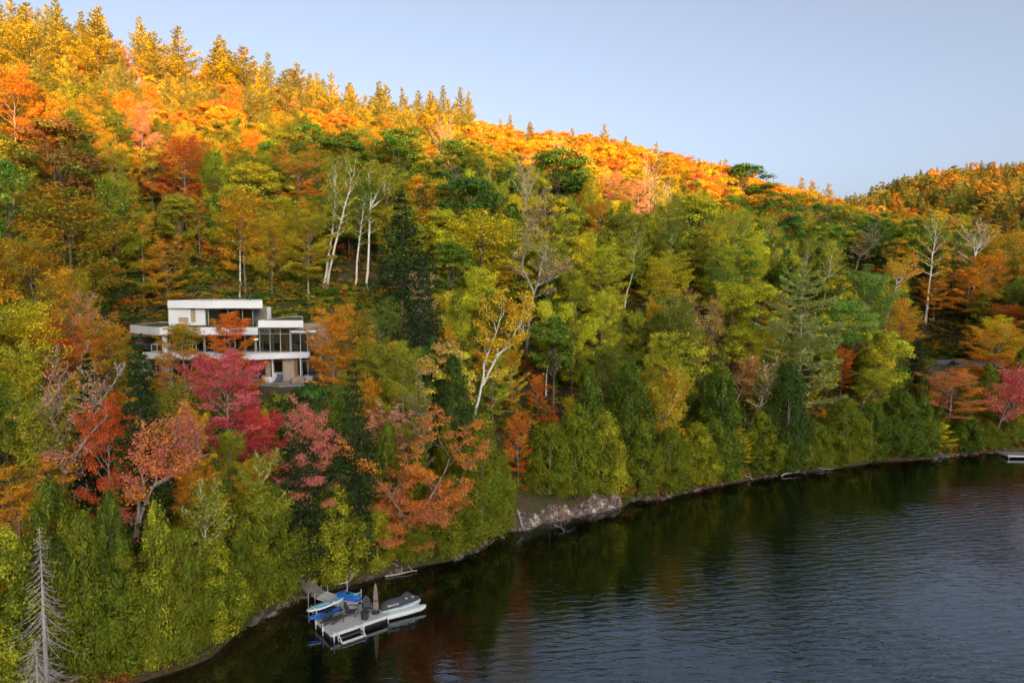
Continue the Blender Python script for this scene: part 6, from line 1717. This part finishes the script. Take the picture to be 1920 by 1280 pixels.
def log(p0, p1, r, label, z0=.1, z1=.1, forks=3, seed=0, on_ground=True):
    rs = np.random.RandomState(seed); a = np.array([*on_z(*p0, z0), z0]); b = np.array([*on_z(*p1, z1), z1])
    m = 7; P = a + (b - a) * np.linspace(0, 1, m)[:, None]; P[1:-1] += rs.normal(0, .06, (m - 2, 3))
    w = Wood(); w.tube(P, np.linspace(r, r * .35, m), 7)
    for k in range(forks):
        i = rs.randint(2, m - 1); d = nrm(rs.normal(0, 1, 3) + (b - a) * .15) ; d[2] = abs(d[2]) * .7
        w.tube(np.stack([P[i], P[i] + d * .5, P[i] + d * rs.uniform(.7, 1.3) + [0, 0, .1]]), [r * .35, r * .22, r * .08], 4)
    v, f = w.arrays(); o = MB().add(v, [tuple(q) for q in f]).build('fallen_log', M_BARK_DEAD, smooth=True); tag(o, label, 'log')
log((925, 995), (946, 1009), .12, 'short pale driftwood log at the cedar point left of the ledge', .25, .1, 4, 1)
log((648, 1092), (668, 1070), .11, 'leaning grey log on the bank above the kayak rack', .35, 2.0, 1, 2)
log((722, 1080), (782, 1069), .08, 'long thin grey log lying in the water right of the walkway', .1, .12, 2, 3)
log((970, 955), (983, 995), .12, 'bleached root stump leaning at the left end of the ledge', 1.7, .2, 5, 4)
log((1465, 892), (1502, 881), .10, 'pale branching driftwood at the shore below the layered pine', .1, .5, 8, 5)
log((1395, 890), (1412, 899), .12, 'stubby grey log at the waterline left of the branching driftwood', .5, .1, 4, 6)
log((1530, 876), (1558, 880), .09, 'tangle of grey roots at the waterline right of the branching driftwood', .4, .1, 9, 7)
log((1040, 982), (1062, 1000), .03, 'bare twigs sticking out of the water below the ledge', .5, -.1, 9, 8)
log((700, 1070), (716, 1058), .05, 'grey branch on the dark bank behind the closed umbrella', .5, .9, 5, 9)
log((1700, 668), (1712, 705), .25, 'heap of bleached trunks left of the gravel drive', 8.9, 8.2, 9, 10)
# gravel drive
def drive():
    k = NT('gravel'); n = k.noise(9, 4, .8, k.pos()); k.l(k.ramp(n, [(.3, (.20, .19, .20)), (.7, (.36, .35, .37))]), k.bsdf.inputs['Base Color']); k.bsdf.inputs['Roughness'].default_value = 1; k.bump(n, .5, .05)
    V = [(91, 139.5, 8.68)]; F = []; n_ = 48
    for i in range(n_):
        a = 2 * math.pi * i / n_; r = 1 + .09 * math.sin(3 * a) + .06 * math.sin(7 * a + 1); V.append((91 + math.cos(a) * 8.8 * r, 139.5 + math.sin(a) * 7.6 * r, 8.66))
    for i in range(n_): F.append((0, 1 + i, 1 + (i + 1) % n_))
    tag(MB().add(V, F).build('gravel_drive', k.m), 'grey gravel turning place in the clearing above the right-hand shore', kind='structure')
drive()
# the neighbour's dock at the right edge
r0_ = np.array([*on_z(1890, 853, .5), .5]); nd_ = link('distant_dock', None, loc=tuple(r0_)); tag(nd_, 'small pale wooden dock at the right edge of the far shore', 'dock')
u_ = nrm(np.array([1, -.08, 0])); v_ = np.array([.08, 1, 0])
planks(nd_, r0_, u_, v_, 6.0, 2.2, 30, M_DECKOLD)
MB().bar(r0_ - ez * .12, r0_ + u_ * 6 - ez * .12, .08, .2).bar(r0_ + v_ * 2.2 - ez * .12, r0_ + v_ * 2.2 + u_ * 6 - ez * .12, .08, .2).bar(r0_ - ez * .12, r0_ + v_ * 2.2 - ez * .12, .08, .2).build('edge_frame', M_DWHITE, nd_)
for a in (0.2, 3, 5.8):
    for b in (.1, 2.1): MB().tube([r0_ + u_ * a + v_ * b - ez * 1.5, r0_ + u_ * a + v_ * b + ez * .02], [.06, .06]).build('post', M_ALU, nd_)
